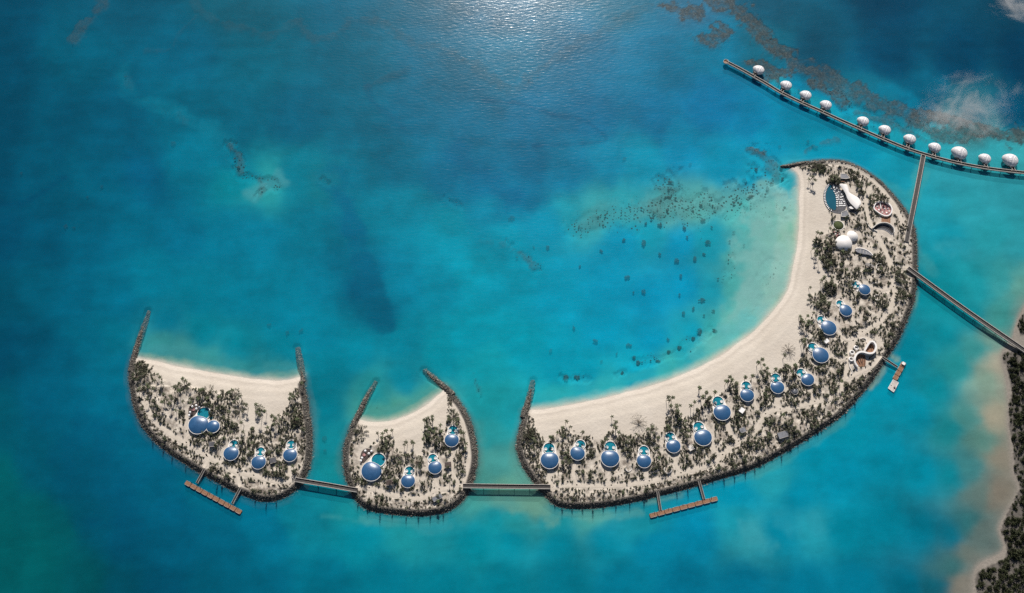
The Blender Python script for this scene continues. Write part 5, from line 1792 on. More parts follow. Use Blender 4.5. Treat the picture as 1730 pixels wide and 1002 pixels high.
# garden walls near the S pavilion
for pts, lab in (([(225, 70), (262, 55), (300, 62), (322, 85), (325, 130)], 'pale hooked garden wall just above the S-shaped pavilion'), ([(40, 450), (55, 520), (90, 590), (80, 640)], 'pale bent garden wall below the round cabins')):
    gx, gy, gz = ground(*sz(pts)[2][:2])
    ln_ = smooth_line(np.array([G(*p_, gz + 1)[:2] for p_ in sz(pts)]) - np.array([gx, gy]), 0.8)
    mb = MB()
    mb.strip([tuple(p_) for p_ in ln_], 0.4, -0.6, 1.1)
    o = mb.build('garden_wall', M['pale'])
    o.location = (gx, gy, gz)
    tag(o, lab, 'wall')

# small pergolas, huts and slabs among the villas
SMALL = [
    ('pergola', (462, 779), 3.0, 2.4, 0.3, M['darkdeck'], 'dark pergola between two villas of the western islet'),
    ('pergola', (390, 755.5), 0.1, 0.1, 0.0, None, None),
    ('pergola', (658.5, 816.5), 3.0, 2.4, 0.1, M['browndeck'], 'brown topped pergola between the middle islet\'s big and lowest villas'),
    ('pergola', (757.3, 786.5), 3.0, 2.6, 0.1, M['browndeck'], 'brown topped pergola beside the middle islet\'s central villa'),
    ('pergola', (1167, 757.5), 2.8, 2.4, 0.5, M['pale'], 'pale pergola between the crescent\'s fifth and sixth villas'),
    ('pergola', (1252.5, 694.5), 2.6, 2.2, 0.9, M['daybed'], 'white pergola below the crescent\'s eighth villa'),
    ('pergola', (1322.0, 735.5), 5.0, 2.8, 0.3, M['greyroof'], 'long grey pergola by the revetment below the crescent\'s ninth villa'),
    ('pergola', (1395, 578), 2.6, 1.8, 0.6, M['daybed'], 'white pergola between the eleventh and twelfth crescent villas'),
    ('pergola', (424, 752), 0.1, 0.1, 0.0, None, None),
    ('pergola', (739, 842), 4.6, 2.0, 0.5, M['greyroof'], 'long grey pergola at the lower edge of the middle islet'),
    ('pergola', (359, 752), 2.6, 2.2, 0.1, M['darkdeck'], 'dark pergola below the twin-roofed villa'),
    ('pergola', (1254, 728), 2.8, 2.2, 0.4, M['greyroof'], 'grey pergola beside the sandy path below the seventh villa'),
]
for nm_, (sx, sy), a_, c_, rz, mt, lab in SMALL:
    if mt is None:
        continue
    gx, gy, gz = ground(sx, sy)
    rt = empty(nm_, (gx, gy, gz), rz)
    tag(rt, lab, 'pergola', 'small pergolas')
    mb = MB()
    mb.box(-a_, a_, -c_, c_, 2.4, 2.65)
    mb.build('roof', mt, rt)
    for sgn in (-1, 1):
        mb = MB()
        mb.box(-a_ - 0.12, a_ + 0.12, sgn * c_ - 0.13 + sgn * 0.14, sgn * c_ + 0.13 + sgn * 0.14, 2.3, 2.78)
        mb.build('beam', M['rail'], rt)
    for px2 in (-a_ * 0.9, a_ * 0.9):
        for py2 in (-c_ * 0.9, c_ * 0.9):
            mb = MB()
            mb.tube([(px2, py2, -0.5), (px2, py2, 2.41)], 0.12, 6)
            mb.build('post', M['pile'], rt)
# round pale hut between the crescent's ninth and tenth villas
x, y, z = ground(1342, 662)
rt = empty('round_hut', (x, y, z))
tag(rt, 'small round pale hut between the crescent\'s ninth and tenth villas', 'hut')
mb = MB()
mb.lathe([(2.9, -0.4), (2.9, 1.6)], 24)
mb.build('wall', M['wall'], rt)
mb = MB()
mb.lathe([(3.3, 1.5), (3.3, 1.75), (1.6, 2.6), (0.01, 2.9)], 24)
mb.build('roof', M['greyroof'], rt, smooth=True)
ring_part('roof_rim', 0, 0, 3.5, 0.35, 1.4, 1.85, rt, M['rail'], 24)
# horseshoe planters and seats in the gardens
HORSE = [((1128, 794), 3.4, 2.4, 'pale horseshoe seat wall above the path below the crescent\'s fifth villa'), ((1062, 792), 2.6, 2.6, 'pale hooked planter wall below the crescent\'s third villa'), ((1482, 503), 3.0, 1.2, 'pale hooked wall beside the crescent\'s fourteenth villa'), ((1487, 452), 4.2, 1.0, 'pale curved wall near the east bridge head')]
for (sx, sy), r_, st, lab in HORSE:
    gx, gy, gz = ground(sx, sy)
    mb = MB()
    mb.strip([(r_ * math.cos(st + t), r_ * math.sin(st + t)) for t in np.linspace(0, 4.2, 18)], 0.4, -0.7, 0.8)
    o = mb.build('seat_wall', M['pale'])
    o.location = (gx, gy, gz)
    tag(o, lab, 'wall', 'curved seat walls')

# ================================================================== VEGETATION
def villa_clear(x, y, pad):
    for (cx, cy, r) in PLOTS_W:
        if (x - cx) ** 2 + (y - cy) ** 2 < (r + pad) ** 2:
            return False
    return True


PATH_W = {k: [smooth_line(GA(p_), 4.0) for p_ in v_] for k, v_ in PATHS.items()}
rank = {}


def where(kind, x, y):
    """the n-th of its kind counted outwards from the landmark beside it: filled in after all are placed"""
    d = [(math.hypot(x - a, y - c), ph) for a, c, ph in LANDMARKS]
    return min(d)


def assign_labels(items, text):
    """items: (object, x, y, look). Label = look + rank by distance from the landmark next to it"""
    by = {}
    for o, x, y, look in items:
        d, ph = where(None, x, y)
        by.setdefault((look, ph), []).append((d, o))
    for (look, ph), L in by.items():
        L.sort(key=lambda q: q[0])
        for k, (d, o) in enumerate(L):
            if len(L) == 1:
                lab = '%s beside %s' % (look, ph)
            else:
                lab = '%s, %s out from %s' % (look, ordinal(k + 1), ph)
            tag(o, lab)


def leaf_cluster(n, rx, ry, rz, size, seed, core=True, lumps=5):
    """leaf faces spread through lumpy volume; returns V, quads"""
    r = np.random.default_rng(seed)
    cen = r.normal(0, 0.42, (lumps, 3)) * np.array([1, 1, 0.35])
    which = r.integers(0, lumps, n)
    u = r.normal(0, 1, (n, 3))
    u /= np.linalg.norm(u, axis=1, keepdims=True)
    rad = r.uniform(0.35, 1.0, (n, 1)) ** 0.6 * 0.62
    P = cen[which] + u * rad
    P[:, 2] = np.abs(P[:, 2] + 0.35) * 1.1
    P *= np.array([rx, ry, rz])
    a = r.normal(0, 1, (n, 3))
    a[:, 2] *= 0.5
    a /= np.linalg.norm(a, axis=1, keepdims=True)
    b_ = np.cross(a, r.normal(0, 1, (n, 3)))
    b_ /= np.linalg.norm(b_, axis=1, keepdims=True) + 1e-9
    sz_ = r.uniform(0.6, 1.3, (n, 1)) * size
    q = np.stack([P - a * sz_ - b_ * sz_ * 0.5, P + a * sz_ - b_ * sz_ * 0.4, P + a * sz_ * 0.9 + b_ * sz_ * 0.5, P - a * sz_ * 0.8 + b_ * sz_ * 0.45], 1)
    return q.reshape(-1, 3), np.arange(n * 4).reshape(n, 4)


# ---- palm: one trunk and one crown per palm, six growth forms share their meshes
def palm_meshes(seed, h, lean, nf, fl):
    r = random.Random(seed)
    mb = MB()
    la = r.uniform(0, 2 * PI)
    pts = [(math.cos(la) * lean * t * t, math.sin(la) * lean * t * t, h * t) for t in (0, 0.35, 0.7, 1.0)]
    mb.tube(pts, [0.26, 0.19, 0.16, 0.14], 6)
    tmp = mb.build('trunk', M['trunk'], None, smooth=True)
    tm = tmp.data
    bpy.data.objects.remove(tmp)
    tx, ty, tz = pts[-1]
    cb = MB()
    for k in range(nf):
        az = 2 * PI * k / nf * 2.4 + r.uniform(-0.2, 0.2)
        el = r.uniform(-0.1, 0.9)
        L = fl * r.uniform(0.8, 1.1)
        d = (math.cos(az), math.sin(az))
        n_ = (-d[1], d[0])
        prev = None
        V, fc = [], []
        for j in range(5):
            t = j / 4
            rr = L * t * math.cos(el * (1 - t) * 0.9)
            zz = tz + L * (math.sin(el) * t - 0.75 * t * t)
            wd = [0.12, 0.42, 0.48, 0.34, 0.05][j] * 0.8
            c_ = (tx + d[0] * rr, ty + d[1] * rr, zz)
            V += [(c_[0] + n_[0] * wd, c_[1] + n_[1] * wd, c_[2] - wd * 0.35), c_, (c_[0] - n_[0] * wd, c_[1] - n_[1] * wd, c_[2] - wd * 0.35)]
        for j in range(4):
            fc += [(j * 3, j * 3 + 1, j * 3 + 4, j * 3 + 3), (j * 3 + 1, j * 3 + 2, j * 3 + 5, j * 3 + 4)]
        cb.add(V, fc)
    me = bpy.data.meshes.new('crown')
    me.from_pydata(cb.v, [], cb.f)
    me.materials.append(M['frond'])
    me.update()
    return tm, me, h


PALM_FORMS = [palm_meshes(i, h, ln_, nf, fl) for i, (h, ln_, nf, fl) in enumerate([(9.5, 0.6, 13, 2.5), (8.0, 0.9, 12, 2.4), (10.5, 0.5, 14, 2.6), (6.5, 0.7, 12, 2.3), (5.0, 0.3, 11, 2.2), (11.5, 1.0, 14, 2.6)])]
PALMS = (
    Z(5.57, 215, 595, [(285, 200), (258, 257), (300, 235), (325, 290), (205, 325), (250, 340), (515, 250), (540, 262), (490, 300), (437, 322), (455, 340), (710, 345), (685, 370), (740, 428), (840, 385), (862, 415), (665, 435), (590, 440), (515, 470), (410, 412), (430, 440), (325, 462), (378, 452), (190, 440), (245, 455), (350, 400), (480, 365), (600, 470), (395, 480), (150, 215), (180, 300), (120, 330), (90, 360)])
    + Z(4.77, 365, 640, [(690, 30), (615, 130), (655, 115), (600, 160), (627, 140), (555, 280), (575, 290), (500, 290), (455, 300), (470, 320), (515, 320), (395, 258), (320, 210), (335, 270), (345, 235), (350, 280), (100, 105), (135, 90), (195, 140), (240, 205), (110, 265), (145, 180), (175, 160), (420, 390), (470, 360), (505, 360), (205, 350), (215, 430), (640, 245), (630, 300), (650, 330)])
    + Z(4.175, 580, 640, [(243, 383), (268, 380), (268, 412), (305, 367), (342, 355), (317, 403), (445, 443), (427, 467), (487, 445), (305, 440), (345, 470), (400, 595), (300, 470), (290, 500)])
    + Z(3.85, 690, 620, [(100, 342), (127, 322), (152, 322), (155, 345), (203, 382), (25, 488), (120, 385), (135, 400), (180, 395), (110, 430), (130, 440), (160, 420), (210, 420), (150, 470), (185, 455), (360, 430), (340, 420), (350, 470), (310, 370), (290, 340), (320, 340), (370, 500), (100, 470)])
    + Z(5.27, 1020, 640, [(75, 330), (110, 378), (90, 410), (115, 425), (140, 475), (570, 160), (612, 165), (590, 185), (640, 230), (670, 235), (605, 240), (650, 255), (655, 295), (685, 310), (860, 75), (920, 120), (880, 160), (785, 235), (815, 205), (895, 240), (930, 185), (675, 360), (575, 415), (20, 530), (490, 520), (385, 455), (430, 440), (730, 410), (760, 470)])
    + Z(3.71, 860, 620, [(357, 340), (380, 372), (340, 378), (335, 435), (262, 435), (262, 470), (460, 405), (160, 465), (300, 410)])
    + Z(5.01, 1180, 580, [(15, 372), (70, 415), (30, 455), (100, 465), (148, 410), (263, 285), (255, 310), (285, 310), (275, 330), (240, 325), (330, 345), (405, 285), (465, 270), (510, 165), (545, 140), (553, 180), (580, 215), (595, 260), (520, 240), (545, 250), (650, 220), (735, 185), (770, 200), (825, 190), (735, 100), (785, 245), (715, 600), (625, 660), (605, 690), (600, 765), (595, 800), (825, 710)])
    + Z(5.895, 1340, 430, [(320, 225), (300, 230), (290, 250), (380, 265), (375, 295), (410, 305), (75, 605), (90, 640), (145, 605), (150, 660), (190, 690), (215, 575), (115, 680), (275, 470), (250, 500), (330, 470), (360, 500), (150, 700), (100, 870), (120, 840), (650, 390), (170, 320), (310, 20), (270, 30), (340, 60), (230, 10), (370, 90)])
    + Z(5.725, 1360, 265, [(90, 130), (75, 180), (50, 210), (95, 215), (290, 180), (270, 210), (320, 200), (130, 725), (150, 740), (170, 735), (240, 690), (75, 880), (120, 920), (105, 900), (220, 790), (250, 870)]))
palm_items = []
palm_xy = []


def put_palm(x, y, form, sc):
    k = island_at(x, y)
    if k is None:
        return
    tm, cm, h = PALM_FORMS[form]
    root = bpy.data.objects.new('palm_tree', None)
    COL.objects.link(root)
    root.location = (x, y, ISO[k].z(x, y) - 0.1)
    root.rotation_euler = (0, 0, rng.uniform(0, 6.28))
    root.scale = (sc, sc, sc)
    for nm_, me in (('trunk', tm), ('crown', cm)):
        c_ = bpy.data.objects.new(nm_, me)
        COL.objects.link(c_)
        c_.parent = root
    root['category'] = 'palm tree'
    root['group'] = 'palm trees on the islands'
    look = 'tall palm' if h * sc > 9.3 else ('low palm' if h * sc < 6.0 else 'palm')
    palm_items.append((root, x, y, look))
    palm_xy.append((x, y))


for (sx, sy) in PALMS:
    form = int(rng.choice([0, 1, 2, 5, 3], p=[0.3, 0.25, 0.2, 0.1, 0.15]))
    sc = rng.uniform(0.88, 1.08)
    x, y, _ = G(sx, sy, PALM_FORMS[form][2] * sc + 2.3)
    put_palm(x, y, form, sc)

SLENDER = []
for k in range(3):
    hgt_ = [7.0, 9.5, 12.0][k]
    mb = MB()
    mb.tube([(0, 0, 0), (0.1, 0.05, hgt_ * 0.5), (0.0, 0.1, hgt_ * 0.95)], [0.2, 0.14, 0.06], 6)
    tmp = mb.build('trunk', M['branch'], None)
    tme = tmp.data
    bpy.data.objects.remove(tmp)
    V, q = leaf_cluster(260, 1.25, 1.25, hgt_ * 0.55, 0.2, 600 + k, lumps=7)
    V[:, 2] = V[:, 2] / V[:, 2].max() * hgt_ * 0.72 + hgt_ * 0.3
    tp_ = 1.15 - V[:, 2] / hgt_ * 0.7
    V[:, 0] *= tp_
    V[:, 1] *= tp_
    SLENDER.append((tme, np_mesh('crown', V, quads=q, mat=M['leaf'])))
sl_items = []


def put_slender(x, y, key):
    tme, cme = SLENDER[int(rng.integers(0, 3))]
    root = bpy.data.objects.new('slender_tree', None)
    COL.objects.link(root)
    root.location = (x, y, ISO[key].z(x, y) - 0.2)
    root.rotation_euler = (rng.uniform(-0.07, 0.07), rng.uniform(-0.07, 0.07), rng.uniform(0, 6))
    sc = rng.uniform(0.75, 1.15)
    root.scale = (sc, sc, sc)
    for nm_, me in (('trunk', tme), ('crown', cme)):
        c_ = bpy.data.objects.new(nm_, me)
        COL.objects.link(c_)
        c_.parent = root
    root['category'] = 'tree'
    root['group'] = 'slender trees along the lower revetments'
    sl_items.append((root, x, y, 'slender tree'))


SOUTH = {'western': [(258, 738), (275, 752), (292, 766), (312, 779), (366, 808), (378, 814), (430, 836), (450, 838), (466, 836)], 'middle': [(608, 840), (622, 850), (640, 856), (662, 860), (684, 862), (706, 862), (728, 860), (748, 856), (764, 848)],
         'crescent': [(938, 842), (952, 848), (968, 850), (984, 850), (1002, 849), (1020, 846), (1040, 843), (1066, 838), (1088, 833), (1140, 820), (1160, 814), (1205, 802), (1222, 797), (1238, 793), (1256, 786), (1272, 780), (1288, 772), (1304, 764), (1318, 756), (1345, 740), (1362, 730), (1385, 714), (1402, 703), (1425, 684), (1440, 668), (1462, 642), (1474, 626), (1500, 588), (1510, 572), (1520, 552)]}
for key, L_ in SOUTH.items():
    for (sx, sy) in L_:
        x, y, _ = G(sx + rng.uniform(-3, 3), sy, 2.2)
        put_slender(x, y, key)

# planted areas: shrubs, low palms and dry scrub, kept off villas, paths and open sand
veg_pts = []
for key, dd in ISL.items():
    lo, hi = dd['poly'].min(0), dd['poly'].max(0)
    area = (hi[0] - lo[0]) * (hi[1] - lo[1])
    n = int(area / 1.9)
    x, y = rng.uniform(lo[0], hi[0], n), rng.uniform(lo[1], hi[1], n)
    ok = inside(x, y, dd['poly'])
    x, y = x[ok], y[ok]
    dr = seg_dist(x, y, dd['rock_w'])
    opn = inside(x, y, GA(OPEN[key]))
    dpath = np.full(x.shape, 1e9)
    for ln_ in PATH_W[key]:
        dpath = np.minimum(dpath, seg_dist(x, y, ln_))
    clump = vnoise(x * 1.35, y * 0.8, 13.0, 81, 3, 0.62)
    for i in range(len(x)):
        if opn[i] or dr[i] < 5.6 or dpath[i] < 2.7:
            continue
        pr = 0.085 + 0.9 * sstep(0.49, 0.55, clump[i])
        if dpath[i] < 4.6 or dr[i] < 9:
            pr = max(pr, 0.55)
        veg_pts.append((x[i], y[i], dr[i], dpath[i], clump[i], pr, key))
rng.shuffle(veg_pts)
veg_pts = [(float(a), float(b_), float(c_), float(d_), float(e_), float(f_), g_) for a, b_, c_, d_, e_, f_, g_ in veg_pts]
occ = {}


def free(x, y, r):
    ci, cj = int(x // 4), int(y // 4)
    for i in (-1, 0, 1):
        for j in (-1, 0, 1):
            for (a, c, q) in occ.get((ci + i, cj + j), ()):
                if (a - x) ** 2 + (c - y) ** 2 < ((q + r) * 0.72) ** 2:
                    return False
    return True


def take(x, y, r):
    occ.setdefault((int(x // 4), int(y // 4)), []).append((x, y, r))


HEDGE_FORMS = []
for sd_ in range(4):
    V, q = leaf_cluster(260, 1.0, 1.0, 1.3, 0.16, 500 + sd_, lumps=9)
    V[:, 0] *= 1.0 / max(1e-6, np.abs(V[:, 0]).max())
    V[:, 1] *= 0.9 / max(1e-6, np.abs(V[:, 1]).max())
    HEDGE_FORMS.append(np_mesh('hedge', V, quads=q, mat=M['leaf']))
hedge_items = []
for (x, y, dr, dp, cl, pr, key) in veg_pts:
    if len(hedge_items) >= 190:
        break
    near_path = dp < 6.5
    if (not near_path and rng.random() > 0.10) or dr < 7 or dp < 3.6 or rng.random() > 0.5:
        continue
    hl = rng.uniform(1.8, 4.6)
    if near_path:
        best = None
        for ln_ in PATH_W[key]:
            k_ = int(np.argmin((ln_[:, 0] - x) ** 2 + (ln_[:, 1] - y) ** 2))
            d_ = math.hypot(ln_[k_, 0] - x, ln_[k_, 1] - y)
            if best is None or d_ < best[0]:
                a_, c_ = ln_[max(k_ - 1, 0)], ln_[min(k_ + 1, len(ln_) - 1)]
                best = (d_, math.atan2(c_[1] - a_[1], c_[0] - a_[0]))
        az = best[1] + rng.uniform(-0.15, 0.15)
    else:
        az = PI / 2 + rng.uniform(-0.45, 0.45) + (0.5 if x > 250 else 0)
    pts_ = [(x + math.cos(az) * hl * t, y + math.sin(az) * hl * t) for t in (-0.8, 0, 0.8)]
    if not all(villa_clear(a, c, 1.0) and free(a, c, 1.3) for a, c in pts_):
        continue
    for a, c in pts_:
        take(a, c, 1.2)
    o = bpy.data.objects.new('hedge', HEDGE_FORMS[int(rng.integers(0, 4))])
    COL.objects.link(o)
    o.location = (x, y, ISO[key].z(x, y) - 0.15)
    o.rotation_euler = (0, 0, az)
    o.scale = (hl, rng.uniform(0.9, 1.5), rng.uniform(1.1, 1.9))
    o['category'] = 'hedge'
    o['group'] = 'hedges along the paths and between the villas'
    hedge_items.append((o, x, y, 'long clipped hedge' if hl > 3.2 else 'short clipped hedge'))
assign_labels(hedge_items, 'hedge')

shrubs, scrub = [], []
n_extra = 0
for (x, y, dr, dp, cl, pr, key) in veg_pts:
    if rng.random() > pr:
        continue
    if dr < 10.5 and rng.random() < 0.75:
        if villa_clear(x, y, 0.8):
            scrub.append((x, y, rng.uniform(0.5, 1.1), key))
        continue
    r = float(rng.choice([0.8, 1.1, 1.5, 2.0], p=[0.44, 0.28, 0.16, 0.12]))
    if not villa_clear(x, y, r * 0.7) or not free(x, y, r):
        continue
    take(x, y, r)
    if rng.random() < 0.075 and len(palm_items) < 292:
        put_palm(x, y, int(rng.choice([3, 4, 1, 0], p=[0.3, 0.35, 0.2, 0.15])), rng.uniform(0.85, 1.05))
        continue
    shrubs.append((r, x, y, key))
    if rng.random() < 0.35:
        scrub.append((x + rng.normal(0, 1.6), y + rng.normal(0, 1.6), rng.uniform(0.35, 0.8), key))
assign_labels(palm_items, 'palm')
assign_labels(sl_items, 'slender')

shrubs.sort(key=lambda q: -q[0])
SHRUB_FORMS = []
for sd_ in range(6):
    V, q = leaf_cluster(230, 1.0, 1.0 if sd_ < 4 else 0.7, 1.25 if sd_ % 2 else 1.6, 0.17, 200 + sd_, lumps=6)
    SHRUB_FORMS.append((V, q, np_mesh('shrub', V, quads=q, mat=M['leaf'])))
sh_items = []
for k, (r, x, y, key) in enumerate(shrubs[:290]):
    f_ = int(rng.integers(0, 6))
    o = bpy.data.objects.new('shrub', SHRUB_FORMS[f_][2])
    COL.objects.link(o)
    o.location = (x, y, ISO[key].z(x, y) - 0.1)
    o.rotation_euler = (0, 0, rng.uniform(0, 6.28))
    o.scale = (r * 1.2, r * 1.0, r * rng.uniform(1.2, 2.0))
    o['category'] = 'shrub'
    o['group'] = 'shrubs planted between the villas'
    sh_items.append((o, x, y, 'big olive shrub'))
assign_labels(sh_items, 'shrub')


def mass(name, items, forms, mat, label, cat, sq=1.0):
    """one joined mesh of many small plants (nobody could count them)"""
    Vs, Qs, off = [], [], 0
    for (x, y, z, r) in items:
        V, q = forms[int(rng.integers(0, len(forms)))]
        a = rng.uniform(0, 6.28)
        ca, sa = math.cos(a), math.sin(a)
        W = V * np.array([r * rng.uniform(0.9, 1.3), r * rng.uniform(0.8, 1.1), r * rng.uniform(0.9, 1.9) * sq])
        W = np.stack([W[:, 0] * ca - W[:, 1] * sa + x, W[:, 0] * sa + W[:, 1] * ca + y, W[:, 2] + z - 0.08], 1)
        Vs.append(W)
        Qs.append(q + off)
        off += len(W)
    o = link(name, np_mesh(name, np.vstack(Vs), quads=np.vstack(Qs), mat=mat))
    tag(o, label, cat, kind='stuff')
    return o


small_forms = [leaf_cluster(110, 1, 0.9, 1.3, 0.22, 300 + k, lumps=5) for k in range(5)]
dry_forms = [leaf_cluster(45, 1, 1, 0.8, 0.26, 340 + k, lumps=4) for k in range(4)]
mass('low_shrubs', [(x, y, ISO[k].z(x, y), r) for r, x, y, k in shrubs[290:]], small_forms, M['leaf'], 'low dark olive shrubs scattered over the planted parts of the islands', 'shrubs')
mass('dry_scrub', [(x, y, ISO[k].z(x, y), r) for x, y, r, k in scrub if island_at(x, y) == k], dry_forms, M['drygrass'], 'dry greyish scrub inside the rock revetments of the islands', 'scrub', 0.8)


# ---- single broad trees on the sand
def tree(px, py, r, kind, label, h=4.0):
    gx, gy, gz = ground(px, py)
    x, y, _ = G(px, py, gz + h * 0.7)
    k = island_at(x, y) or 'crescent'
    gz = ISO[k].z(x, y)
    R = r * S(py)
    root = empty('spreading_tree', (x, y, gz - 0.1), rng.uniform(0, 6))
    tag(root, label, 'tree', 'broad trees on the islands')
    mb = MB()
    mb.tube([(0, 0, 0), (0.15, 0.1, h * 0.3), (0.1, -0.1, h * 0.55)], [0.4, 0.3, 0.22], 8)
    mb.build('trunk', M['branch'], root, smooth=True)
    br = MB()
    nb = 22 if kind == 'bare' else 12
    tips = []
    for j in range(nb):
        az = 2 * PI * j / nb + rng.uniform(-0.25, 0.25)
        L = R * rng.uniform(0.65, 1.1)
        hz_ = h * rng.uniform(0.5, 1.15)
        p0 = (0.1, -0.1, h * rng.uniform(0.3, 0.55))
        p1 = (math.cos(az + 0.15) * L * 0.5, math.sin(az + 0.15) * L * 0.5, p0[2] + (hz_ - p0[2]) * 0.65)
        p2 = (math.cos(az) * L, math.sin(az) * L, hz_)
        br.tube([p0, p1, p2], [0.16, 0.1, 0.04], 5, caps=False)
        tips.append(p2)
        for _ in range(3):
            t = rng.uniform(0.4, 0.9)
            s0 = tuple(p1[i] * (1 - t) + p2[i] * t for i in range(3))
            a2 = az + rng.uniform(-0.8, 0.8)
            e0 = (s0[0] + math.cos(a2) * R * 0.25, s0[1] + math.sin(a2) * R * 0.25, s0[2] + rng.uniform(0, 0.8))
            br.tube([s0, e0], [0.07, 0.03], 4, caps=False)
            tips.append(e0)
    br.build('branches', M['branch'], root)
    n = {'bare': 160, 'thin': 900, 'full': 2200}[kind]
    V, Qd, off = [], [], 0
    fo = MB()
    tp = np.array(tips)
    c_ = tp[rng.integers(0, len(tp), n)] * np.array([1, 1, 1]) * rng.uniform(0.35, 1.0, (n, 1)) ** 0.6
    c_[:, 2] = c_[:, 2] * 0.4 + h * rng.uniform(0.4, 0.75, n)
    c_ += rng.normal(0, 0.35, (n, 3)) * R * 0.12
    a = rng.normal(0, 1, (n, 3))
    a /= np.linalg.norm(a, axis=1, keepdims=True)
    b_ = np.cross(a, rng.normal(0, 1, (n, 3)))
    b_ /= np.linalg.norm(b_, axis=1, keepdims=True)
    sz_ = rng.uniform(0.12, 0.3, (n, 1))
    q = np.stack([c_ - a * sz_ - b_ * sz_ * 0.5, c_ + a * sz_ - b_ * sz_ * 0.5, c_ + a * sz_ + b_ * sz_ * 0.5, c_ - a * sz_ + b_ * sz_ * 0.5], 1).reshape(-1, 3)
    link('crown', np_mesh('crown', q, quads=np.arange(n * 4).reshape(n, 4), mat=M['drygrass' if kind == 'bare' else 'leaf']), root)


for a in [
    (1079, 712, 14, 'bare', 'bare wide-branched tree standing alone on the crescent\'s wide beach', 4.5), (1333, 590, 12, 'bare', 'spiky bare tree at the beach edge above the crescent\'s tenth villa', 4.5),
    (313, 652, 9, 'thin', 'thin-leaved tree on the beach edge above the twin-roofed villa'), (352, 662, 12, 'thin', 'wide thin-crowned tree on the sand just above the twin-roofed pool'),
    (237, 618, 10, 'full', 'dense dark tree at the north-west corner of the western islet', 3.5), (231, 636, 9, 'full', 'dark tree by the rocks below the north-west corner of the western islet', 3.5), (243, 632, 9, 'thin', 'grey thin tree between dark trees at the western islet\'s corner'),
    (398, 664, 9, 'thin', 'thin tree at the beach edge in the middle of the western islet'), (405, 688, 12, 'full', 'broad dark tree above the villa beside the twin-roofed one'), (438, 690, 8, 'thin', 'lone thin tree out on the sand of the western islet'),
    (499, 712, 9, 'full', 'dark green tree above the western islet\'s easternmost villa'), (612, 728, 11, 'thin', 'tan thin tree at the north-west corner of the middle islet'), (672, 768, 9, 'thin', 'pale thin tree between the middle islet\'s big and lowest villas'),
    (765, 704, 12, 'full', 'green tree above the middle islet\'s uppermost villa'), (704, 782, 11, 'full', 'broad green tree between the middle islet\'s lowest and central villas'), (895, 730, 12, 'full', 'green tree beside the rocks at the crescent\'s west end'), (890, 742, 9, 'full', 'smaller green tree by the rocks just below the crescent\'s west end'),
    (1053, 742, 9, 'full', 'round green tree above the crescent\'s third villa'), (1102, 725, 9, 'thin', 'thin tree at the beach edge above the crescent\'s fourth villa'), (1377, 505, 13, 'full', 'big dark tree on the beach edge beside the crescent\'s thirteenth villa'), (1394, 520, 9, 'full', 'dark bushy tree just inland of the thirteenth villa\'s big tree'),
    (1400, 438, 13, 'full', 'dark tree casting long shadows over the crescent\'s upper beach'), (1410, 302, 9, 'full', 'dark tree just above the top end of the lens-shaped pool', 5.0), (1475, 336, 9, 'full', 'dark tree at the upper rim of the oval pink court', 5.0), (1494, 337, 8, 'full', 'dark tree pressed against the top of the oval pink court', 5.0),
    (1380, 409, 7, 'full', 'bright round bush-like tree at the beach edge beside the twin-domed hall', 3.0), (1404, 412, 9, 'full', 'dark tree on the beach side of the twin-domed hall'), (1373, 283, 10, 'full', 'low green tree by the path at the crescent\'s north tip', 2.5), (1388, 284, 8, 'full', 'green tree along the north path, second from the tip', 2.5),
    (1442, 296, 7, 'full', 'green tree beside the service hut and north path', 3.0), (1452, 312, 7, 'full', 'dark tree in the sandy ground east of the sail roof'), (1455, 325, 6, 'full', 'dark narrow tree second down east of the sail roof'), (1512, 456, 10, 'full', 'dark tree between path and the east bridge head', 3.5), (1523, 468, 12, 'full', 'broad dark tree beside the rocks under the east bridge', 3.5), (1521, 500, 10, 'full', 'dark tree along the revetment below the east bridge', 3.5),
    (1527, 385, 7, 'full', 'dark tree beside the foot of the north bridge', 3.0), (1371, 700, 10, 'full', 'dark tree by the path in the crescent\'s south-east bend', 3.5), (1376, 716, 8, 'full', 'dark tree between path and rocks in the south-east bend', 3.5), (1270, 745, 9, 'full', 'broad green tree between path and rocks below the eighth villa', 3.5), (1453, 580, 8, 'full', 'dark tree just above the S-shaped pavilion', 4.0), (1445, 556, 6, 'full', 'round dark tree beside the long curving garden path'), (1429, 424, 8, 'full', 'dark tree right below the twin-domed hall', 4.0),
]:
    tree(*a)

# ---- mainland thicket
def land_z(x, y):
    i = int(np.clip((x - LX0) / 2.0, 0, LNX - 1))
    j = int(np.clip((y - LY0) / 2.0, 0, LH.shape[0] - 1))
    return float(LH[j, i])


items = []
lv = GA(LANDVEG)
lv2 = GA(LANDVEG_N)
x, y = rng.uniform(lv[:, 0].min() - 5, 620, 26000), rng.uniform(-330, lv2[:, 1].max() + 5, 26000)
ok = inside(x, y, lv) | inside(x, y, lv2)
ed = np.minimum(seg_dist(x, y, np.vstack([lv, lv[:1]])), seg_dist(x, y, np.vstack([lv2, lv2[:1]])))
nz = vnoise(x, y, 16, 91, 4, 0.6)
for i in range(len(x)):
    if not ok[i] or nz[i] < 0.40 - 0.12 * min(ed[i], 6) / 6 or len(items) > 4200:
        continue
    r = rng.uniform(0.9, 2.4) * (0.6 + 0.4 * min(1, ed[i] / 6))
    items.append((x[i], y[i], land_z(x[i], y[i]), r))
mass('mangrove_thicket', items, [leaf_cluster(150, 1, 1, 1.5, 0.2, 400 + k, lumps=7) for k in range(5)], M['mangrove'], 'dark dense thicket covering the mainland shore', 'thicket')

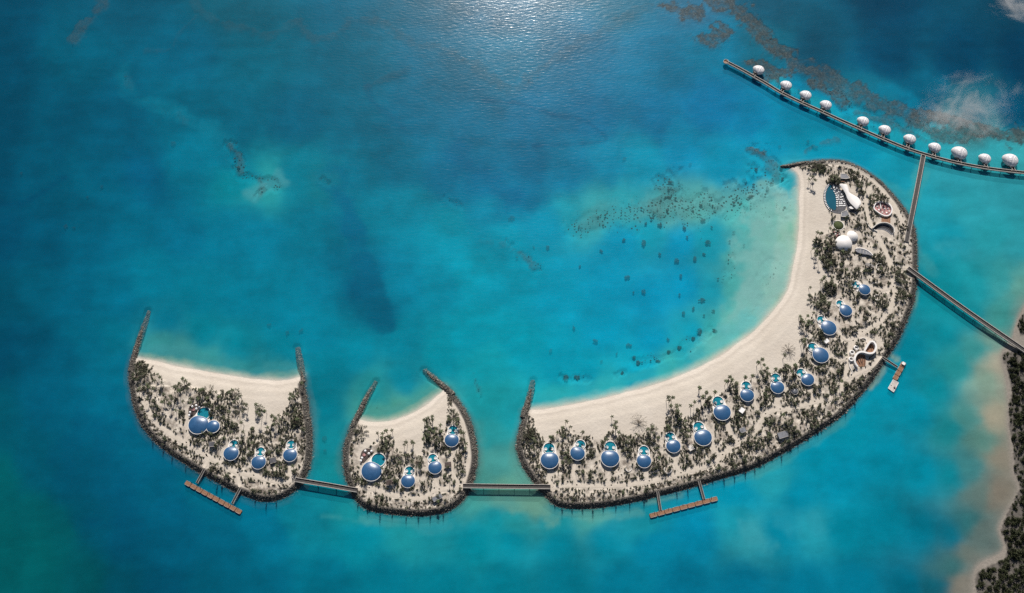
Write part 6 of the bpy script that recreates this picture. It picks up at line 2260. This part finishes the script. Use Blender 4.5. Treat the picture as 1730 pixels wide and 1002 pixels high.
# ------------------------------------------------------------------ coral heads and boulders under the water
cz = lambda pts: Z(1.927, 850, 200, pts)
CORALS = cz([(27, 323, 10), (458, 404, 10), (393, 394, 6), (668, 402, 9), (625, 455, 9), (565, 462, 8), (404, 516, 10), (579, 512, 7), (458, 562, 8), (647, 590, 10), (320, 430, 6), (510, 440, 5), (655, 440, 6), (588, 632, 6), (620, 617, 6), (685, 625, 5), (575, 573, 5), (410, 737, 9), (300, 723, 8), (427, 776, 6), (370, 765, 5), (537, 718, 5), (155, 755, 7), (230, 680, 6), (640, 692, 12), (620, 715, 6), (690, 690, 7), (785, 410, 5), (752, 368, 5), (738, 398, 4), (807, 252, 8), (862, 228, 8), (788, 200, 8), (590, 355, 7), (250, 480, 5), (395, 130, 7), (610, 147, 6), (205, 845, 13), (240, 842, 9), (388, 828, 7), (440, 795, 8), (505, 790, 8), (540, 758, 6), (425, 565, 4), (600, 385, 5), (320, 790, 5), (145, 418, 6), (100, 418, 5), (652, 330, 9), (545, 205, 9), (540, 255, 7), (680, 352, 5), (910, 195, 6), (875, 210, 6), (825, 165, 7), (700, 520, 4), (575, 745, 7), (655, 640, 4), (510, 345, 7), (465, 340, 5)]) \
    + [(454, 548, 5), (508, 558, 6), (485, 562, 5), (548, 740, 6), (549, 761, 4), (171, 315, 4), (147, 332, 3), (292, 242, 6), (110, 382, 5), (124, 384, 4), (35, 292, 4)] + Z(5.565, 1210, 80, [(600, 930, 16), (865, 880, 18), (930, 930, 34)])
c_items = []
cforms = []
for k in range(4):
    nl = 26
    aa, rr_ = rng.uniform(0, 2 * PI, nl), rng.uniform(0, 1, nl) ** 0.7
    V, Fc = stones(np.column_stack([np.cos(aa) * rr_, np.sin(aa) * rr_ * 0.85, rng.uniform(-0.2, 0.1, nl)]), rng.uniform(0.16, 0.42, nl), 0.6)
    cforms.append(np_mesh('coral_head', V, tris=Fc, mat=M['coral'], smooth=False))
CLM = [('the drowned groyne of the western islet', G(502, 586)), ('the thick groyne of the middle islet', G(716, 624)), ('the stubby groyne at the crescent\'s west end', G(900, 642)), ('the crescent\'s northern rock spur', G(1318, 281)), ('the round jetty end', G(1226, 105)), ('the crescent beach\'s bend', G(1307, 524))]
by = {}
for (sx, sy, r) in CORALS:
    x, y, _ = G(sx, sy, -0.5)
    r_ = (r / 1.927 if r > 2 else r) * S(sy) * (1.0 if sx > 800 else 1.4)
    if sy < 260 and sx > 1290 and r > 5.9 - 1:
        r_ = r / 5.565 * S(sy) if r > 10 or sx > 1310 and sy > 230 and r < 7 and r != 6 else r_
    o = bpy.data.objects.new('coral_head', cforms[int(rng.integers(0, 4))])
    COL.objects.link(o)
    o.location = (x, y, -1.6)
    o.rotation_euler = (0, 0, rng.uniform(0, 6))
    o.scale = (r_, r_ * rng.uniform(0.75, 1.1), min(r_, 2.2))
    o['category'] = 'coral'
    o['group'] = 'coral heads in the lagoon'
    d, ph = min((math.hypot(x - g_[0], y - g_[1]), p_) for p_, g_ in CLM)
    by.setdefault(ph, []).append((d, o))
for ph, L in by.items():
    L.sort(key=lambda q: q[0])
    for k, (d, o) in enumerate(L):
        tag(o, 'dark coral head under water, %s out from %s' % (ordinal(k + 1), ph))

# scattered rubble along the reef flat and by the beach
P, R = [], []
for pts, wd, st in RUBBLE:
    line = smooth_line(GA(pts), 2.0)
    sc = S(pts[0][1])
    n = int(len(line) * 2.0 * wd * sc * 0.020 * st * 3.6)
    for _ in range(n):
        q = line[rng.integers(0, len(line))]
        x, y = q + rng.normal(0, wd * sc * 0.33, 2)
        if vnoise(np.array([x]), np.array([y]), 12, 95, 3)[0] < 0.45:
            continue
        P.append((x, y, -1.2))
        R.append(float(rng.choice([0.35, 0.55, 0.9, 1.5], p=[0.45, 0.33, 0.17, 0.05])))
V, Fa = stones(np.array(P), np.array(R), 0.5)
tag(link('coral_rubble', np_mesh('coral_rubble', V, tris=Fa, mat=M['coral'])), 'dark coral rubble strewn over the pale reef flat and along the beach shallows', 'coral rubble', kind='stuff')

# ------------------------------------------------------------------ wisps of cloud high over the sea
def cloud(px, py, z, rx, ry, rz, label, rot=0.0):
    x, y, _ = G(px, py, z)
    V, Fc = ico(3)
    o = link('cloud', np_mesh('cloud', V, tris=Fc, mat=M['cloud'], smooth=True))
    o.location = (x, y, z)
    o.scale = (rx, ry, rz)
    o.rotation_euler = (0, 0, rot)
    tag(o, label, 'cloud', kind='stuff')


cloud(1636, 186, 450, 40, 30, 10, 'thin wispy cloud drifting above the overwater villas', 0.5)
cloud(1724, 10, 450, 28, 18, 10, 'pale wisp of cloud above the open sea in the top corner', -0.6)

dup = {k: v_ for k, v_ in LABELS.items() if len(v_) > 1}
if dup:
    print('DUPLICATE LABELS', dup)
print('palms', len(palm_items), 'shrubs', len(shrubs), 'scrub', len(scrub), 'thicket', len(items), 'rubble', len(P))
